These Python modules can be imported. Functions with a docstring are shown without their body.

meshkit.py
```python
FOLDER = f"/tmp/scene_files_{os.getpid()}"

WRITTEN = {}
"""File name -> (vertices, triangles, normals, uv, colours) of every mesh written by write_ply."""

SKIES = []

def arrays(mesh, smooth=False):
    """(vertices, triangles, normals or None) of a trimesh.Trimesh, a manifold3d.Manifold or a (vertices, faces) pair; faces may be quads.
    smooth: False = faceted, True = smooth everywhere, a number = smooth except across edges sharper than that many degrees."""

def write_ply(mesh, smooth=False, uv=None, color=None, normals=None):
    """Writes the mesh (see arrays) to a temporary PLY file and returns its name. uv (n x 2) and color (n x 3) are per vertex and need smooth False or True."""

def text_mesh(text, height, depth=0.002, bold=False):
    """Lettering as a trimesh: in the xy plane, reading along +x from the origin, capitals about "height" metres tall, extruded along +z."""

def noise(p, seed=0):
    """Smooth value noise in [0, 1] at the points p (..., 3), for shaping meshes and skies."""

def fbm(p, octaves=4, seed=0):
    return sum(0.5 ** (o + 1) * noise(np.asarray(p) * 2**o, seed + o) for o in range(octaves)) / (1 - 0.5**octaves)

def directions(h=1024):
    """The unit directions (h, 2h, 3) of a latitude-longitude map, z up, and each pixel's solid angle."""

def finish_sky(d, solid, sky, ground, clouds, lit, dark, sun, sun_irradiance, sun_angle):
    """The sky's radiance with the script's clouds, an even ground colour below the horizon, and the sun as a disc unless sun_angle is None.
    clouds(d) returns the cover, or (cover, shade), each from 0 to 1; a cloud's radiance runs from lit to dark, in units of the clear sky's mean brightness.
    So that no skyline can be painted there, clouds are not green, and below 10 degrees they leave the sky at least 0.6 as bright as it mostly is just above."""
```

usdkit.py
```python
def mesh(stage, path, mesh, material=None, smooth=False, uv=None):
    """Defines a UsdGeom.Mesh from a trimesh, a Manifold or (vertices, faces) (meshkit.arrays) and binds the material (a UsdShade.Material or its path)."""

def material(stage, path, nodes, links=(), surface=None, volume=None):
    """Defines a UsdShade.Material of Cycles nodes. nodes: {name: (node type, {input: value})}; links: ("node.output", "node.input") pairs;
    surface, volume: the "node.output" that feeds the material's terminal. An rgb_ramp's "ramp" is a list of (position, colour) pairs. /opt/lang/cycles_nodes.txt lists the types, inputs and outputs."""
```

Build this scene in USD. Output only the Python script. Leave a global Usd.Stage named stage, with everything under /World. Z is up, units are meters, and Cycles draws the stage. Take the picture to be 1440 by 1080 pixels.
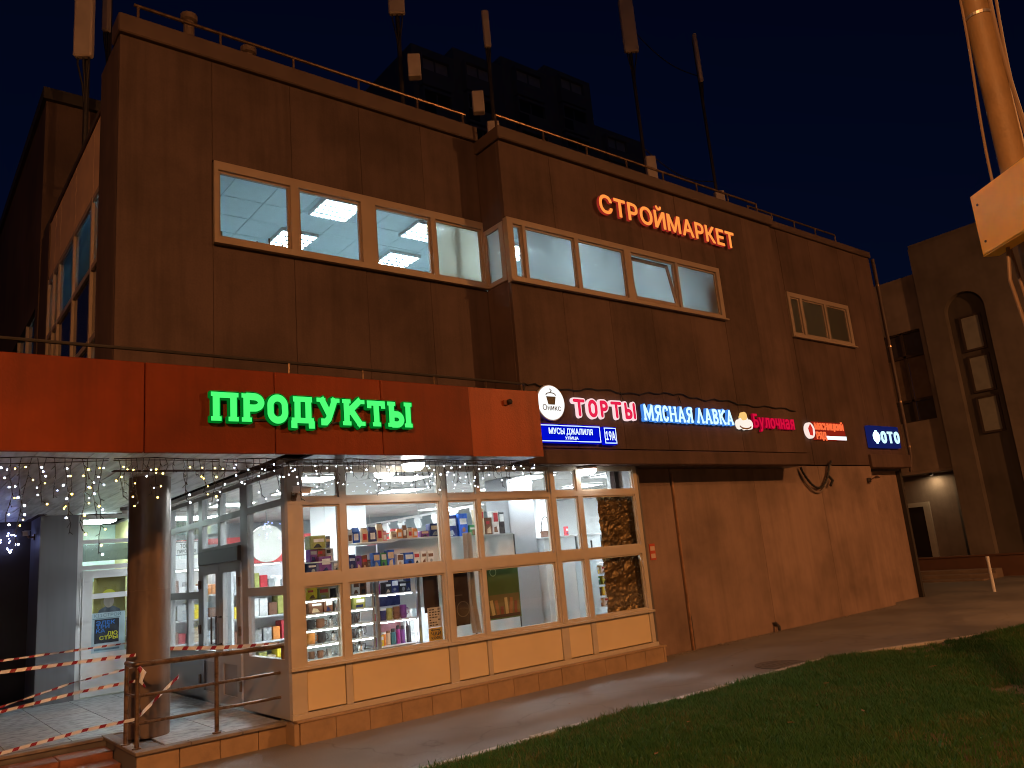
import math, random
import numpy as np, trimesh, usdkit, meshkit
from shapely.geometry import LineString, Polygon, Point, box as sbox
from shapely import affinity
from shapely.ops import unary_union
from pxr import Usd, UsdGeom, UsdLux, UsdShade, Gf, Sdf, Vt

stage = Usd.Stage.CreateInMemory()
UsdGeom.SetStageUpAxis(stage, UsdGeom.Tokens.z)
UsdGeom.SetStageMetersPerUnit(stage, 1.0)
W = UsdGeom.Xform.Define(stage, '/World'); stage.SetDefaultPrim(W.GetPrim())
UsdGeom.Scope.Define(stage, '/World/Looks')
rng = random.Random(7); nrng = np.random.default_rng(7)

# ------------------------------------------------------------------ camera
cam = UsdGeom.Camera.Define(stage, '/World/camera')
R = np.array([[0.78496, -0.61341, -0.08750], [0.06403, 0.22081, -0.97321], [0.61618, 0.75834, 0.21260]])
u, s_, vt = np.linalg.svd(R); R = u @ vt
m = np.eye(4); m[0, :3] = R[0]; m[1, :3] = -R[1]; m[2, :3] = -R[2]; m[3, :3] = [0, 0, 1.75]
cam.AddTransformOp().Set(Gf.Matrix4d(m.tolist()))
cam.CreateHorizontalApertureAttr(36.0); cam.CreateVerticalApertureAttr(27.0)
cam.CreateFocalLengthAttr(1113.3 / 1440 * 36); cam.CreateClippingRangeAttr(Gf.Vec2f(0.05, 2000))
cam.CreateExposureAttr(0.0)

# ------------------------------------------------------------------ sky, night
SUN_EL, SUN_ROT = math.radians(2.0), math.radians(205)
sky = UsdLux.DomeLight.Define(stage, '/World/sky')
sky.GetPrim().SetCustomDataByKey('kind', 'structure')
skym = usdkit.material(stage, '/World/Looks/night_sky', {
    'sky': ('sky_texture', {'sky_type': 'single_scattering', 'sun_disc': False, 'sun_elevation': SUN_EL, 'sun_rotation': SUN_ROT}),
    'tint': ('mix_color', {'blend_type': 'multiply', 'fac': 1.0, 'b': (0.10, 0.22, 1.0)}),
    'bg': ('background_shader', {'strength': 0.0095})},
    [('sky.color', 'tint.a'), ('tint.result', 'bg.color')], surface='bg.background')
UsdShade.MaterialBindingAPI.Apply(sky.GetPrim()).Bind(skym)
# street lamps: see the lamp builder (street_lamp) for their light
LAMP_STRENGTH = 11000.0
LAMP_COLOR = (1.0, 0.40, 0.125)
SHOP_STRENGTH, OFFICE_STRENGTH = 66.0, 640.0

# ------------------------------------------------------------------ materials
LK = '/World/Looks/'
MATS = {}
def mat(name, color, rough=0.6, metallic=0.0, vary=0.12, scale=3.0, bump=0.0, bscale=60.0, stretch=(1, 1, 1), detail=5, spec=0.5, coat=0.0, rvary=0.1):
    if name in MATS: return MATS[name]
    c = np.array(color, float)
    nodes = {'g': ('geometry', {}), 'mp': ('mapping', {'scale': stretch}),
             'n': ('noise_texture', {'scale': scale, 'detail': detail, 'roughness': 0.6}),
             'r': ('rgb_ramp', {'ramp': [(0.28, tuple(c * (1 - vary))), (0.72, tuple(np.clip(c * (1 + vary), 0, 1)))]}),
             'rr': ('map_range', {'from_min': 0.3, 'from_max': 0.7, 'to_min': max(0.02, rough - rvary), 'to_max': min(1, rough + rvary), 'clamp': True}),
             'p': ('principled_bsdf', {'roughness': rough, 'metallic': metallic, 'specular_ior_level': spec, 'coat_weight': coat})}
    links = [('g.position', 'mp.vector'), ('mp.vector', 'n.vector'), ('n.fac', 'r.fac'), ('r.color', 'p.base_color'), ('n.fac', 'rr.value'), ('rr.result', 'p.roughness')]
    if bump:
        nodes['n2'] = ('noise_texture', {'scale': bscale, 'detail': 4})
        nodes['b'] = ('bump', {'strength': bump, 'distance': 0.01})
        links += [('g.position', 'n2.vector'), ('n2.fac', 'b.height'), ('b.normal', 'p.normal')]
    MATS[name] = usdkit.material(stage, LK + name, nodes, links, surface='p.BSDF')
    return MATS[name]

def glow(name, color, strength):
    if name not in MATS:
        MATS[name] = usdkit.material(stage, LK + name, {'e': ('emission', {'color': color, 'strength': strength})}, [], surface='e.emission')
    return MATS[name]

def wallmat(name, color, vary, streak, stain=0.35, rough=0.75):
    """plaster or panel: fine grain, long vertical runs of dirt, broad blotches"""
    if name in MATS: return MATS[name]
    c = np.array(color)
    MATS[name] = usdkit.material(stage, LK + name, {
        'g': ('geometry', {}), 'ms': ('mapping', {'scale': (1.6, 1.6, 0.10)}),
        'n1': ('noise_texture', {'scale': 2.6, 'detail': 6, 'roughness': 0.65}),
        'n2': ('noise_texture', {'scale': 0.8, 'detail': 5, 'roughness': 0.6}),
        'n3': ('noise_texture', {'scale': 45.0, 'detail': 4, 'roughness': 0.6}),
        'r1': ('rgb_ramp', {'ramp': [(0.3, tuple(c * (1 - streak))), (0.5, tuple(c)), (0.75, tuple(c * (1 + streak * 0.6)))]}),
        'r2': ('rgb_ramp', {'ramp': [(0.3, (1 - stain,) * 3), (0.6, (1.0,) * 3)]}),
        'r3': ('rgb_ramp', {'ramp': [(0.3, (1 - vary,) * 3), (0.7, (1 + vary,) * 3)]}),
        'm1': ('mix_color', {'blend_type': 'multiply', 'fac': 1.0}), 'm2': ('mix_color', {'blend_type': 'multiply', 'fac': 1.0}),
        'oi': ('object_info', {}), 'rp': ('map_range', {'to_min': 0.86, 'to_max': 1.1}), 'cc': ('combine_color', {}),
        'm3': ('mix_color', {'blend_type': 'multiply', 'fac': 1.0}),
        'b': ('bump', {'strength': 0.25, 'distance': 0.01}),
        'p': ('principled_bsdf', {'roughness': rough, 'specular_ior_level': 0.3})},
        [('g.position', 'ms.vector'), ('ms.vector', 'n1.vector'), ('g.position', 'n2.vector'), ('g.position', 'n3.vector'),
         ('n1.fac', 'r1.fac'), ('n2.fac', 'r2.fac'), ('n3.fac', 'r3.fac'), ('r1.color', 'm1.a'), ('r2.color', 'm1.b'),
         ('m1.result', 'm2.a'), ('r3.color', 'm2.b'), ('oi.random', 'rp.value'), ('rp.result', 'cc.r'), ('rp.result', 'cc.g'), ('rp.result', 'cc.b'),
         ('m2.result', 'm3.a'), ('cc.color', 'm3.b'), ('m3.result', 'p.base_color'), ('n3.fac', 'b.height'), ('b.normal', 'p.normal')], surface='p.BSDF')
    return MATS[name]

def glassmat(name, tint=(0.93, 0.96, 0.96)):
    if name not in MATS:
        MATS[name] = usdkit.material(stage, LK + name, {
            'w': ('layer_weight', {'blend': 0.5}), 'pw': ('math', {'math_type': 'power', 'value2': 5.0}), 'f': ('math', {'math_type': 'multiply_add', 'value2': 0.9, 'value3': 0.05}), 't': ('transparent_bsdf', {'color': tint}),
            'g': ('glossy_bsdf', {'color': (0.9, 0.9, 0.9), 'roughness': 0.01}), 'mx': ('mix_closure', {})},
            [('w.facing', 'pw.value1'), ('pw.value', 'f.value1'), ('f.value', 'mx.fac'), ('t.BSDF', 'mx.closure1'), ('g.BSDF', 'mx.closure2')], surface='mx.closure')
    return MATS[name]

def frostmat(name, color, clear=0.2):
    """a whitened or filmed pane: part see-through, part milky"""
    if name not in MATS:
        MATS[name] = usdkit.material(stage, LK + name, {
            'g': ('geometry', {}), 'n': ('noise_texture', {'scale': 1.6, 'detail': 5, 'distortion': 0.6}),
            'r': ('rgb_ramp', {'ramp': [(0.35, (clear * 0.4,) * 3), (0.7, (clear * 1.7,) * 3)]}),
            't': ('transparent_bsdf', {'color': (0.9, 0.95, 0.95)}), 'l': ('translucent_bsdf', {'color': color}),
            'd': ('diffuse_bsdf', {'color': tuple(0.25 * np.array(color))}), 'a': ('mix_closure', {'fac': 0.2}), 'mx': ('mix_closure', {}),
            'w': ('layer_weight', {'blend': 0.5}), 'pw': ('math', {'math_type': 'power', 'value2': 5.0}), 'f': ('math', {'math_type': 'multiply_add', 'value2': 0.9, 'value3': 0.035}), 'gl': ('glossy_bsdf', {'roughness': 0.05, 'color': (0.8, 0.8, 0.8)}), 'm2': ('mix_closure', {})},
            [('g.position', 'n.vector'), ('n.fac', 'r.fac'), ('l.BSDF', 'a.closure1'), ('d.BSDF', 'a.closure2'), ('a.closure', 'mx.closure1'), ('t.BSDF', 'mx.closure2'),
             ('r.color', 'mx.fac'), ('w.facing', 'pw.value1'), ('pw.value', 'f.value1'), ('f.value', 'm2.fac'), ('mx.closure', 'm2.closure1'), ('gl.BSDF', 'm2.closure2')], surface='m2.closure')
    return MATS[name]

# facade
PANEL = wallmat('brown_facade_panel', (0.094, 0.062, 0.057), 0.08, 0.26, 0.42)
BAYP = wallmat('bay_facade_panel', (0.114, 0.073, 0.064), 0.08, 0.24, 0.42)
LOWW = wallmat('lower_wall_plaster', (0.31, 0.215, 0.175), 0.09, 0.18, 0.42)
DARKW = wallmat('dark_wall_plaster', (0.07, 0.06, 0.058), 0.05, 0.12)
COPING = mat('coping_metal', (0.085, 0.056, 0.048), 0.6, vary=0.15)
CORE = mat('joint_shadow', (0.06, 0.034, 0.029), 0.9)
WINF = mat('window_frame_white', (0.30, 0.24, 0.20), 0.45, vary=0.08)
SHOPF = mat('shop_frame_white', (0.50, 0.45, 0.37), 0.4, vary=0.07, scale=4, rvary=0.08)
SPAND = mat('spandrel_panel_white', (0.68, 0.57, 0.37), 0.42, vary=0.05, scale=1.8, rvary=0.1)
CLAD = mat('base_tile', (0.33, 0.23, 0.14), 0.55, vary=0.18, scale=6, bump=0.15)
GREYM = mat('grey_metal_trim', (0.16, 0.15, 0.15), 0.4, metallic=0.3)
SIDEF = mat('grey_door_frame', (0.33, 0.33, 0.33), 0.42, vary=0.06)
WHITEF = mat('white_door_frame', (0.72, 0.72, 0.72), 0.4, vary=0.05)
ORANGE = wallmat('orange_fascia', (0.195, 0.029, 0.003), 0.03, 0.18, 0.38, 0.55)
ORANGE2 = wallmat('orange_fascia_faded', (0.33, 0.055, 0.005), 0.05, 0.22, 0.35, 0.45)
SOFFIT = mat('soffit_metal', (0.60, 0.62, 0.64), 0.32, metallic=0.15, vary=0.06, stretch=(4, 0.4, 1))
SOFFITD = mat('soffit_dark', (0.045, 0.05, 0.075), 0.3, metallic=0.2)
STEEL = mat('railing_steel', (0.22, 0.15, 0.10), 0.35, metallic=0.75, vary=0.25, scale=12)
COLUMN = mat('column_paint', (0.19, 0.145, 0.115), 0.32, metallic=0.35, vary=0.12, scale=3, stretch=(1, 1, 0.3))
GLASS = glassmat('window_glass')
FROST = frostmat('whitened_glass', (0.82, 0.87, 0.88), 0.10)
FROSTD = frostmat('beige_blind_glass', (0.5, 0.44, 0.34), 0.08)
DARKGLASS = mat('dark_glass', (0.02, 0.022, 0.025), 0.06, vary=0.1)
TEALGLASS = frostmat('teal_dim_glass', (0.22, 0.33, 0.36), 0.10)
WHITEW = mat('interior_white', (0.80, 0.82, 0.83), 0.7, vary=0.03)
CEILT = mat('ceiling_tile', (0.47, 0.45, 0.43), 0.85, vary=0.04, scale=8, bump=0.1)
OCEIL = mat('office_ceiling_tile', (0.66, 0.78, 0.82), 0.85, vary=0.04, scale=8, bump=0.1)
OWALL = mat('office_wall', (0.70, 0.76, 0.78), 0.8, vary=0.04)
FLOORI = mat('shop_floor', (0.58, 0.57, 0.55), 0.25, vary=0.1)
TILE = [mat('porch_tile_%s' % n, c, 0.32, vary=0.12, scale=9, bump=0.08) for n, c in (('light', (0.36, 0.37, 0.38)), ('grey', (0.32, 0.33, 0.34)), ('warm', (0.37, 0.36, 0.35)))]
BLACK = mat('black_plastic', (0.02, 0.02, 0.022), 0.45)
CABLE = mat('black_cable', (0.012, 0.012, 0.014), 0.6)
WHITEP = mat('white_plastic', (0.7, 0.7, 0.7), 0.35)
ANTW = mat('antenna_cover', (0.62, 0.52, 0.45), 0.5, vary=0.1)
ANTM = mat('antenna_mast', (0.06, 0.055, 0.055), 0.5, metallic=0.5)
LEDP = glow('ceiling_light_glow', (0.90, 0.96, 1.0), SHOP_STRENGTH)
OLED = glow('office_light_glow', (0.75, 0.93, 1.0), OFFICE_STRENGTH)

# ------------------------------------------------------------------ scene helpers
COUNT = {}
def numbered(parent, name):
    k = (parent, name); n = COUNT.get(k, 0); COUNT[k] = n + 1
    return f'{parent}/{name}' + (f'_{n:03d}' if n else '')
def tag(p, label=None, cat=None, group=None, kind=None):
    p = p.GetPrim() if hasattr(p, 'GetPrim') else p
    for k, v in (('label', label), ('category', cat), ('group', group), ('kind', kind)):
        if v: p.SetCustomDataByKey(k, v)
    return p
def thing(name, label, cat, loc=(0, 0, 0), rotz=0.0, group=None, kind=None):
    x = UsdGeom.Xform.Define(stage, numbered('/World', name))
    x.AddTranslateOp().Set(Gf.Vec3d(*map(float, loc))); x.AddRotateZOp().Set(float(math.degrees(rotz)))
    return tag(x, label, cat, group, kind)
def part(parent, name, mesh, material, smooth=False, label=None):
    path = '/World' if parent is None else str(parent.GetPath())
    if isinstance(mesh, MB): mesh = mesh.get()
    p = usdkit.mesh(stage, numbered(path, name), mesh, material, smooth=smooth).GetPrim()
    if label: p.SetCustomDataByKey('label', label)
    return p
def single(name, mesh, material, label, cat, group=None, smooth=False, kind=None):
    p = part(None, name, mesh, material, smooth); return tag(p, label, cat, group, kind)
def struct(name, mesh, material, parent=None, smooth=False):
    p = part(parent, name, mesh, material, smooth)
    if parent is None: tag(p, kind='structure')
    return p
def dup(root, loc, rotz=0.0, label=None, group=None, name=None):
    was = root.GetCustomData()
    base = name or root.GetName().split('_0')[0]
    r = thing(base, label or was['label'], was['category'], loc, rotz, group or was.get('group'))
    r.GetReferences().AddInternalReference(root.GetPath()); r.SetInstanceable(True)
    return r

class MB:
    def __init__(s): s.v, s.f, s.n = [], [], 0
    def add(s, v, f):
        v = np.asarray(v, float); f = np.asarray(f, int)
        if f.shape[1] == 4: f = np.vstack([f[:, [0, 1, 2]], f[:, [0, 2, 3]]])
        s.v.append(v); s.f.append(f + s.n); s.n += len(v); return s
    def tm(s, t): return s.add(t.vertices, t.faces)
    def box(s, x0, x1, y0, y1, z0, z1):
        v = [(x, y, z) for z in (z0, z1) for y in (y0, y1) for x in (x0, x1)]
        return s.add(v, [(0, 2, 3, 1), (4, 5, 7, 6), (0, 1, 5, 4), (2, 6, 7, 3), (0, 4, 6, 2), (1, 3, 7, 5)])
    def bbox(s, x0, x1, y0, y1, z0, z1, b=0.01):
        """box with chamfered edges"""
        pts = []
        for x, y, z, in [(x, y, z) for x in (0, 1) for y in (0, 1) for z in (0, 1)]:
            for k in range(3):
                q = [x0 + b if not x else x1 - b, y0 + b if not y else y1 - b, z0 + b if not z else z1 - b]
                q[k] = [(x0, x1)[x], (y0, y1)[y], (z0, z1)[z]][k]; pts.append(q)
        h = trimesh.convex.convex_hull(np.array(pts)); return s.add(h.vertices, h.faces)
    def obox(s, c, ax, ay, az, hx, hy, hz):
        c, ax, ay, az = map(lambda q: np.asarray(q, float), (c, ax, ay, az))
        v = [c + ax * x * hx + ay * y * hy + az * z * hz for z in (-1, 1) for y in (-1, 1) for x in (-1, 1)]
        return s.add(v, [(0, 2, 3, 1), (4, 5, 7, 6), (0, 1, 5, 4), (2, 6, 7, 3), (0, 4, 6, 2), (1, 3, 7, 5)])
    def tube(s, pts, r, n=8, caps=True):
        pts = np.asarray(pts, float); r = np.broadcast_to(np.asarray(r, float), (len(pts),))
        t = np.gradient(pts, axis=0); t /= np.maximum(np.linalg.norm(t, axis=1, keepdims=True), 1e-9)
        up = np.array([0, 0, 1.0]) if abs(t[0][2]) < 0.9 else np.array([1.0, 0, 0])
        rows = []
        a = np.cross(t[0], up); a /= np.linalg.norm(a)
        for i, p in enumerate(pts):
            a = a - t[i] * (a @ t[i]); a /= max(np.linalg.norm(a), 1e-9); b = np.cross(t[i], a)
            for k in range(n):
                w = 2 * math.pi * k / n; rows.append(p + r[i] * (math.cos(w) * a + math.sin(w) * b))
        f = []
        for i in range(len(pts) - 1):
            for k in range(n):
                k2 = (k + 1) % n; f.append((i * n + k, i * n + k2, (i + 1) * n + k2, (i + 1) * n + k))
        f = np.array(f); f = np.vstack([f[:, [0, 1, 2]], f[:, [0, 2, 3]]])
        if caps:
            e = (len(pts) - 1) * n
            f = np.vstack([f, [(0, k + 1, k) for k in range(1, n - 1)], [(e, e + k, e + k + 1) for k in range(1, n - 1)]])
        return s.add(rows, f)
    def lathe(s, prof, c=(0, 0, 0), n=16):
        prof = np.asarray(prof, float)
        rows = [(c[0] + r * math.cos(2 * math.pi * k / n), c[1] + r * math.sin(2 * math.pi * k / n), c[2] + z) for r, z in prof for k in range(n)]
        f = [(i * n + k, i * n + (k + 1) % n, (i + 1) * n + (k + 1) % n, (i + 1) * n + k) for i in range(len(prof) - 1) for k in range(n)]
        return s.add(rows, f)
    def poly(s, shape, depth, X, Y, Z, face=(0, -1)):
        """a shapely shape (x, z) extruded towards -Y from the plane Y, placed at X, Z"""
        for g in getattr(shape, 'geoms', [shape]):
            if g.is_empty or g.area < 1e-7: continue
            t = trimesh.creation.extrude_polygon(g, depth, engine='earcut')
            v = t.vertices; s.add(np.stack([X + v[:, 0], Y - v[:, 2], Z + v[:, 1]], 1), t.faces)
        return s
    def text(s, txt, h, depth, X, Y, Z, sx=1.0, bold=True, frame=None):
        t = meshkit.text_mesh(txt, h, depth, bold); v = t.vertices * [sx, 1, 1]
        if frame is None: return s.add(np.stack([X + v[:, 0], Y - v[:, 2], Z + v[:, 1]], 1), t.faces)
        ex, ez, en = map(np.asarray, frame)
        return s.add(np.array([X, Y, Z]) + v[:, :1] * ex + v[:, 1:2] * ez + v[:, 2:3] * en, t.faces)
    def get(s): return (np.vstack(s.v), np.vstack(s.f))
def textw(txt, h, bold=True):
    t = meshkit.text_mesh(txt, h, 0.002, bold); return t.bounds[0][0], t.bounds[1][0]

def holed(mb, a0, a1, z0, z1, d0, d1, holes, axis='x'):
    """wall over a (X or Y) by z with rectangular holes (a0,a1,z0,z1), d0..d1 thick"""
    A = sorted({a0, a1, *[q for h in holes for q in h[:2] if a0 < q < a1]}); Z = sorted({z0, z1, *[q for h in holes for q in h[2:] if z0 < q < z1]})
    for i in range(len(A) - 1):
        for j in range(len(Z) - 1):
            ca, cz = (A[i] + A[i + 1]) / 2, (Z[j] + Z[j + 1]) / 2
            if any(h[0] < ca < h[1] and h[2] < cz < h[3] for h in holes): continue
            if axis == 'x': mb.box(A[i], A[i + 1], d0, d1, Z[j], Z[j + 1])
            else: mb.box(d0, d1, A[i], A[i + 1], Z[j], Z[j + 1])
    return mb

# ================================================================== GROUND
def sheet(poly, z):
    v, f = trimesh.creation.triangulate_polygon(poly, engine='earcut')
    return np.column_stack([v, np.full(len(v), z)]), f
ASPH = usdkit.material(stage, LK + 'asphalt', {
    'g': ('geometry', {}), 'n': ('noise_texture', {'scale': 0.55, 'detail': 7, 'roughness': 0.68}), 'n2': ('noise_texture', {'scale': 70, 'detail': 3}),
    'v': ('voronoi_texture', {'feature': 'distance_to_edge', 'scale': 0.42, 'detail': 2}), 'nd': ('noise_texture', {'scale': 1.7, 'detail': 4}),
    'va': ('vector_math', {'math_type': 'multiply_add', 'vector2': (0.7, 0.7, 0.7)}),
    'rc': ('rgb_ramp', {'ramp': [(0.0, (0.72,) * 3), (0.006, (1.0,) * 3)]}),
    'r': ('rgb_ramp', {'ramp': [(0.3, (0.115, 0.113, 0.115)), (0.5, (0.195, 0.193, 0.196)), (0.72, (0.27, 0.265, 0.262))]}),
    'r2': ('rgb_ramp', {'ramp': [(0.25, (0.7,) * 3), (0.75, (1.25,) * 3)]}),
    'm': ('mix_color', {'blend_type': 'multiply', 'fac': 1.0}), 'm2': ('mix_color', {'blend_type': 'multiply', 'fac': 1.0}),
    'b': ('bump', {'strength': 0.35, 'distance': 0.008}), 'rg': ('map_range', {'from_min': 0.3, 'from_max': 0.7, 'to_min': 0.5, 'to_max': 0.85}),
    'p': ('principled_bsdf', {'specular_ior_level': 0.4})},
    [('g.position', 'n.vector'), ('g.position', 'n2.vector'), ('g.position', 'nd.vector'), ('nd.color', 'va.vector1'), ('g.position', 'va.vector3'), ('va.vector', 'v.vector'),
     ('n.fac', 'r.fac'), ('n2.fac', 'r2.fac'), ('v.distance', 'rc.fac'), ('r.color', 'm.a'), ('r2.color', 'm.b'), ('m.result', 'm2.a'), ('rc.color', 'm2.b'), ('m2.result', 'p.base_color'),
     ('n2.fac', 'b.height'), ('b.normal', 'p.normal'), ('n.fac', 'rg.value'), ('rg.result', 'p.roughness')], surface='p.BSDF')
struct('ground', sheet(sbox(-300, -300, 400, 400), -0.06), mat('far_asphalt', (0.06, 0.056, 0.052), 0.8, vary=0.2, scale=0.6, bump=0.3))
LAWN = [(-12, 6.38), (10.2, 6.33), (11.4, 5.85), (12.6, 5.38), (14.5, 5.0), (17, 4.6), (17, -8), (-12, -8)]
lawn_poly = Polygon(LAWN)
pave = sbox(-20, -9, 60, 40).difference(lawn_poly)
struct('pavement', sheet(pave, 0.0), ASPH)
def lawn_z(x, y): return 0.02 + 0.05 * meshkit.fbm(np.stack([np.asarray(x) * 0.8, np.asarray(y) * 0.8, np.zeros_like(x)], -1), 3, 4)
gx, gy = np.meshgrid(np.linspace(-12, 17, 146), np.linspace(-8, 6.38, 73))
inside = np.array([lawn_poly.buffer(0.09).contains(Point(a, b)) for a, b in zip(gx.ravel(), gy.ravel())]).reshape(gx.shape)
gz = lawn_z(gx, gy); idx = np.arange(gx.size).reshape(gx.shape)
q = [(idx[i, j], idx[i, j + 1], idx[i + 1, j + 1], idx[i + 1, j]) for i in range(gx.shape[0] - 1) for j in range(gx.shape[1] - 1) if inside[i, j] and inside[i, j + 1] and inside[i + 1, j] and inside[i + 1, j + 1]]
q = np.array(q); used = np.unique(q); remap = np.zeros(gx.size, int); remap[used] = np.arange(len(used))
struct('lawn_soil', (np.stack([gx.ravel(), gy.ravel(), gz.ravel()], 1)[used], remap[q]), mat('lawn_soil', (0.075, 0.066, 0.035), 0.95, vary=0.4, scale=2.2, bump=0.6, bscale=25), smooth=True)
# kerb stones along the lawn
kerb = thing('kerb', 'low pale kerb edging between pavement and lawn', 'kerb', kind='structure')
KM = [mat('kerb_stone_%s' % n, c, 0.8, vary=0.2, scale=7, bump=0.4) for n, c in (('pale', (0.40, 0.38, 0.35)), ('grey', (0.34, 0.33, 0.30)))]
edge = LineString(LAWN[:6]); L_ = edge.length; k = 8.0
while k < L_ - 1:
    a, b = np.array(edge.interpolate(k + 0.012).coords[0]), np.array(edge.interpolate(k + 0.988).coords[0]); d = (b - a) / np.linalg.norm(b - a); n_ = np.array([-d[1], d[0]]); c = (a + b) / 2
    mb = MB(); mb.obox((*c, 0.012 + rng.uniform(-.006, .008)), (*d, 0), (*n_, 0), (0, 0, 1), np.linalg.norm(b - a) / 2, 0.045, 0.05)
    part(kerb, 'kerb_stone', mb, rng.choice(KM)); k += 1.0
# manhole
mh = thing('manhole_cover', 'round dark manhole cover set in the pavement by the lawn edge', 'manhole cover', (9.75, 6.75, 0))
mb = MB(); mb.lathe([(0.36, 0.004), (0.36, 0.012), (0.31, 0.012), (0.31, 0.004)], n=32); part(mh, 'ring', mb, mat('cast_iron', (0.11, 0.10, 0.095), 0.7, metallic=0.2))
mb = MB(); mb.lathe([(0.305, 0.004), (0.305, 0.01), (0.001, 0.01)], n=32)
for i in range(-2, 3):
    for j in range(-2, 3): mb.box(i * .1 - .03, i * .1 + .03, j * .1 - .03, j * .1 + .03, 0.01, 0.014)
part(mh, 'lid', mb, MATS['cast_iron'])

# grass blades
def clump(seed, n, h):
    r = np.random.default_rng(seed); v, f = [], []
    for i in range(n):
        a, rad = r.uniform(0, 2 * math.pi), 0.05 * math.sqrt(r.uniform()); x, y = rad * math.cos(a), rad * math.sin(a)
        b = r.uniform(0, 2 * math.pi); hh = h * r.uniform(0.5, 1.25); w = r.uniform(0.0016, 0.0034); lx, ly = math.cos(b), math.sin(b); lean = hh * r.uniform(0.1, 0.75)
        px, py = -ly * w, lx * w; o = len(v)
        v += [(x - px, y - py, 0), (x + px, y + py, 0), (x + lx * lean * .35 + px * .8, y + ly * lean * .35 + py * .8, hh * .6), (x + lx * lean * .35 - px * .8, y + ly * lean * .35 - py * .8, hh * .6), (x + lx * lean, y + ly * lean, hh * .95)]
        f += [(o, o + 1, o + 2), (o, o + 2, o + 3), (o + 3, o + 2, o + 4)]
    return np.array(v), np.array(f)
GRASSM = usdkit.material(stage, LK + 'grass_blade', {
    'oi': ('object_info', {}), 'g': ('geometry', {}), 'n': ('noise_texture', {'scale': 0.9, 'detail': 4}), 'ad': ('math', {'math_type': 'add'}), 'hf': ('math', {'math_type': 'multiply', 'value2': 0.5}),
    'r': ('rgb_ramp', {'ramp': [(0.22, (0.030, 0.105, 0.026)), (0.45, (0.050, 0.15, 0.036)), (0.62, (0.060, 0.14, 0.036)), (0.82, (0.15, 0.14, 0.06))]}),
    'd': ('diffuse_bsdf', {}), 't': ('translucent_bsdf', {}), 'gl': ('glossy_bsdf', {'roughness': 0.5, 'color': (0.25, 0.25, 0.25)}), 'm': ('mix_closure', {'fac': 0.35}), 'm2': ('mix_closure', {'fac': 0.06})},
    [('g.position', 'n.vector'), ('oi.random', 'ad.value1'), ('n.fac', 'ad.value2'), ('ad.value', 'hf.value1'), ('hf.value', 'r.fac'), ('r.color', 'd.color'), ('r.color', 't.color'),
     ('d.BSDF', 'm.closure1'), ('t.BSDF', 'm.closure2'), ('m.closure', 'm2.closure1'), ('gl.BSDF', 'm2.closure2')], surface='m2.closure')
pi = UsdGeom.PointInstancer.Define(stage, '/World/grass')
tag(pi, 'short dark green lawn grass beside the pavement', 'grass', kind='stuff')
protos = []
for i in range(5):
    v, f = clump(20 + i, 16, (0.03, 0.036, 0.046, 0.04, 0.062)[i])
    usdkit.mesh(stage, f'/World/grass/prototypes/clump_{i:03d}' if i else '/World/grass/prototypes/clump', (v, f), GRASSM); protos.append(Sdf.Path(f'/World/grass/prototypes/clump_{i:03d}' if i else '/World/grass/prototypes/clump'))
pi.CreatePrototypesRel().SetTargets(protos)
P = nrng.uniform([1.5, 1.8], [17, 6.36], (90000, 2)); lp_in = lawn_poly.buffer(-.05); keep = [lp_in.contains(Point(p)) for p in P]; P = P[keep]
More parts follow.
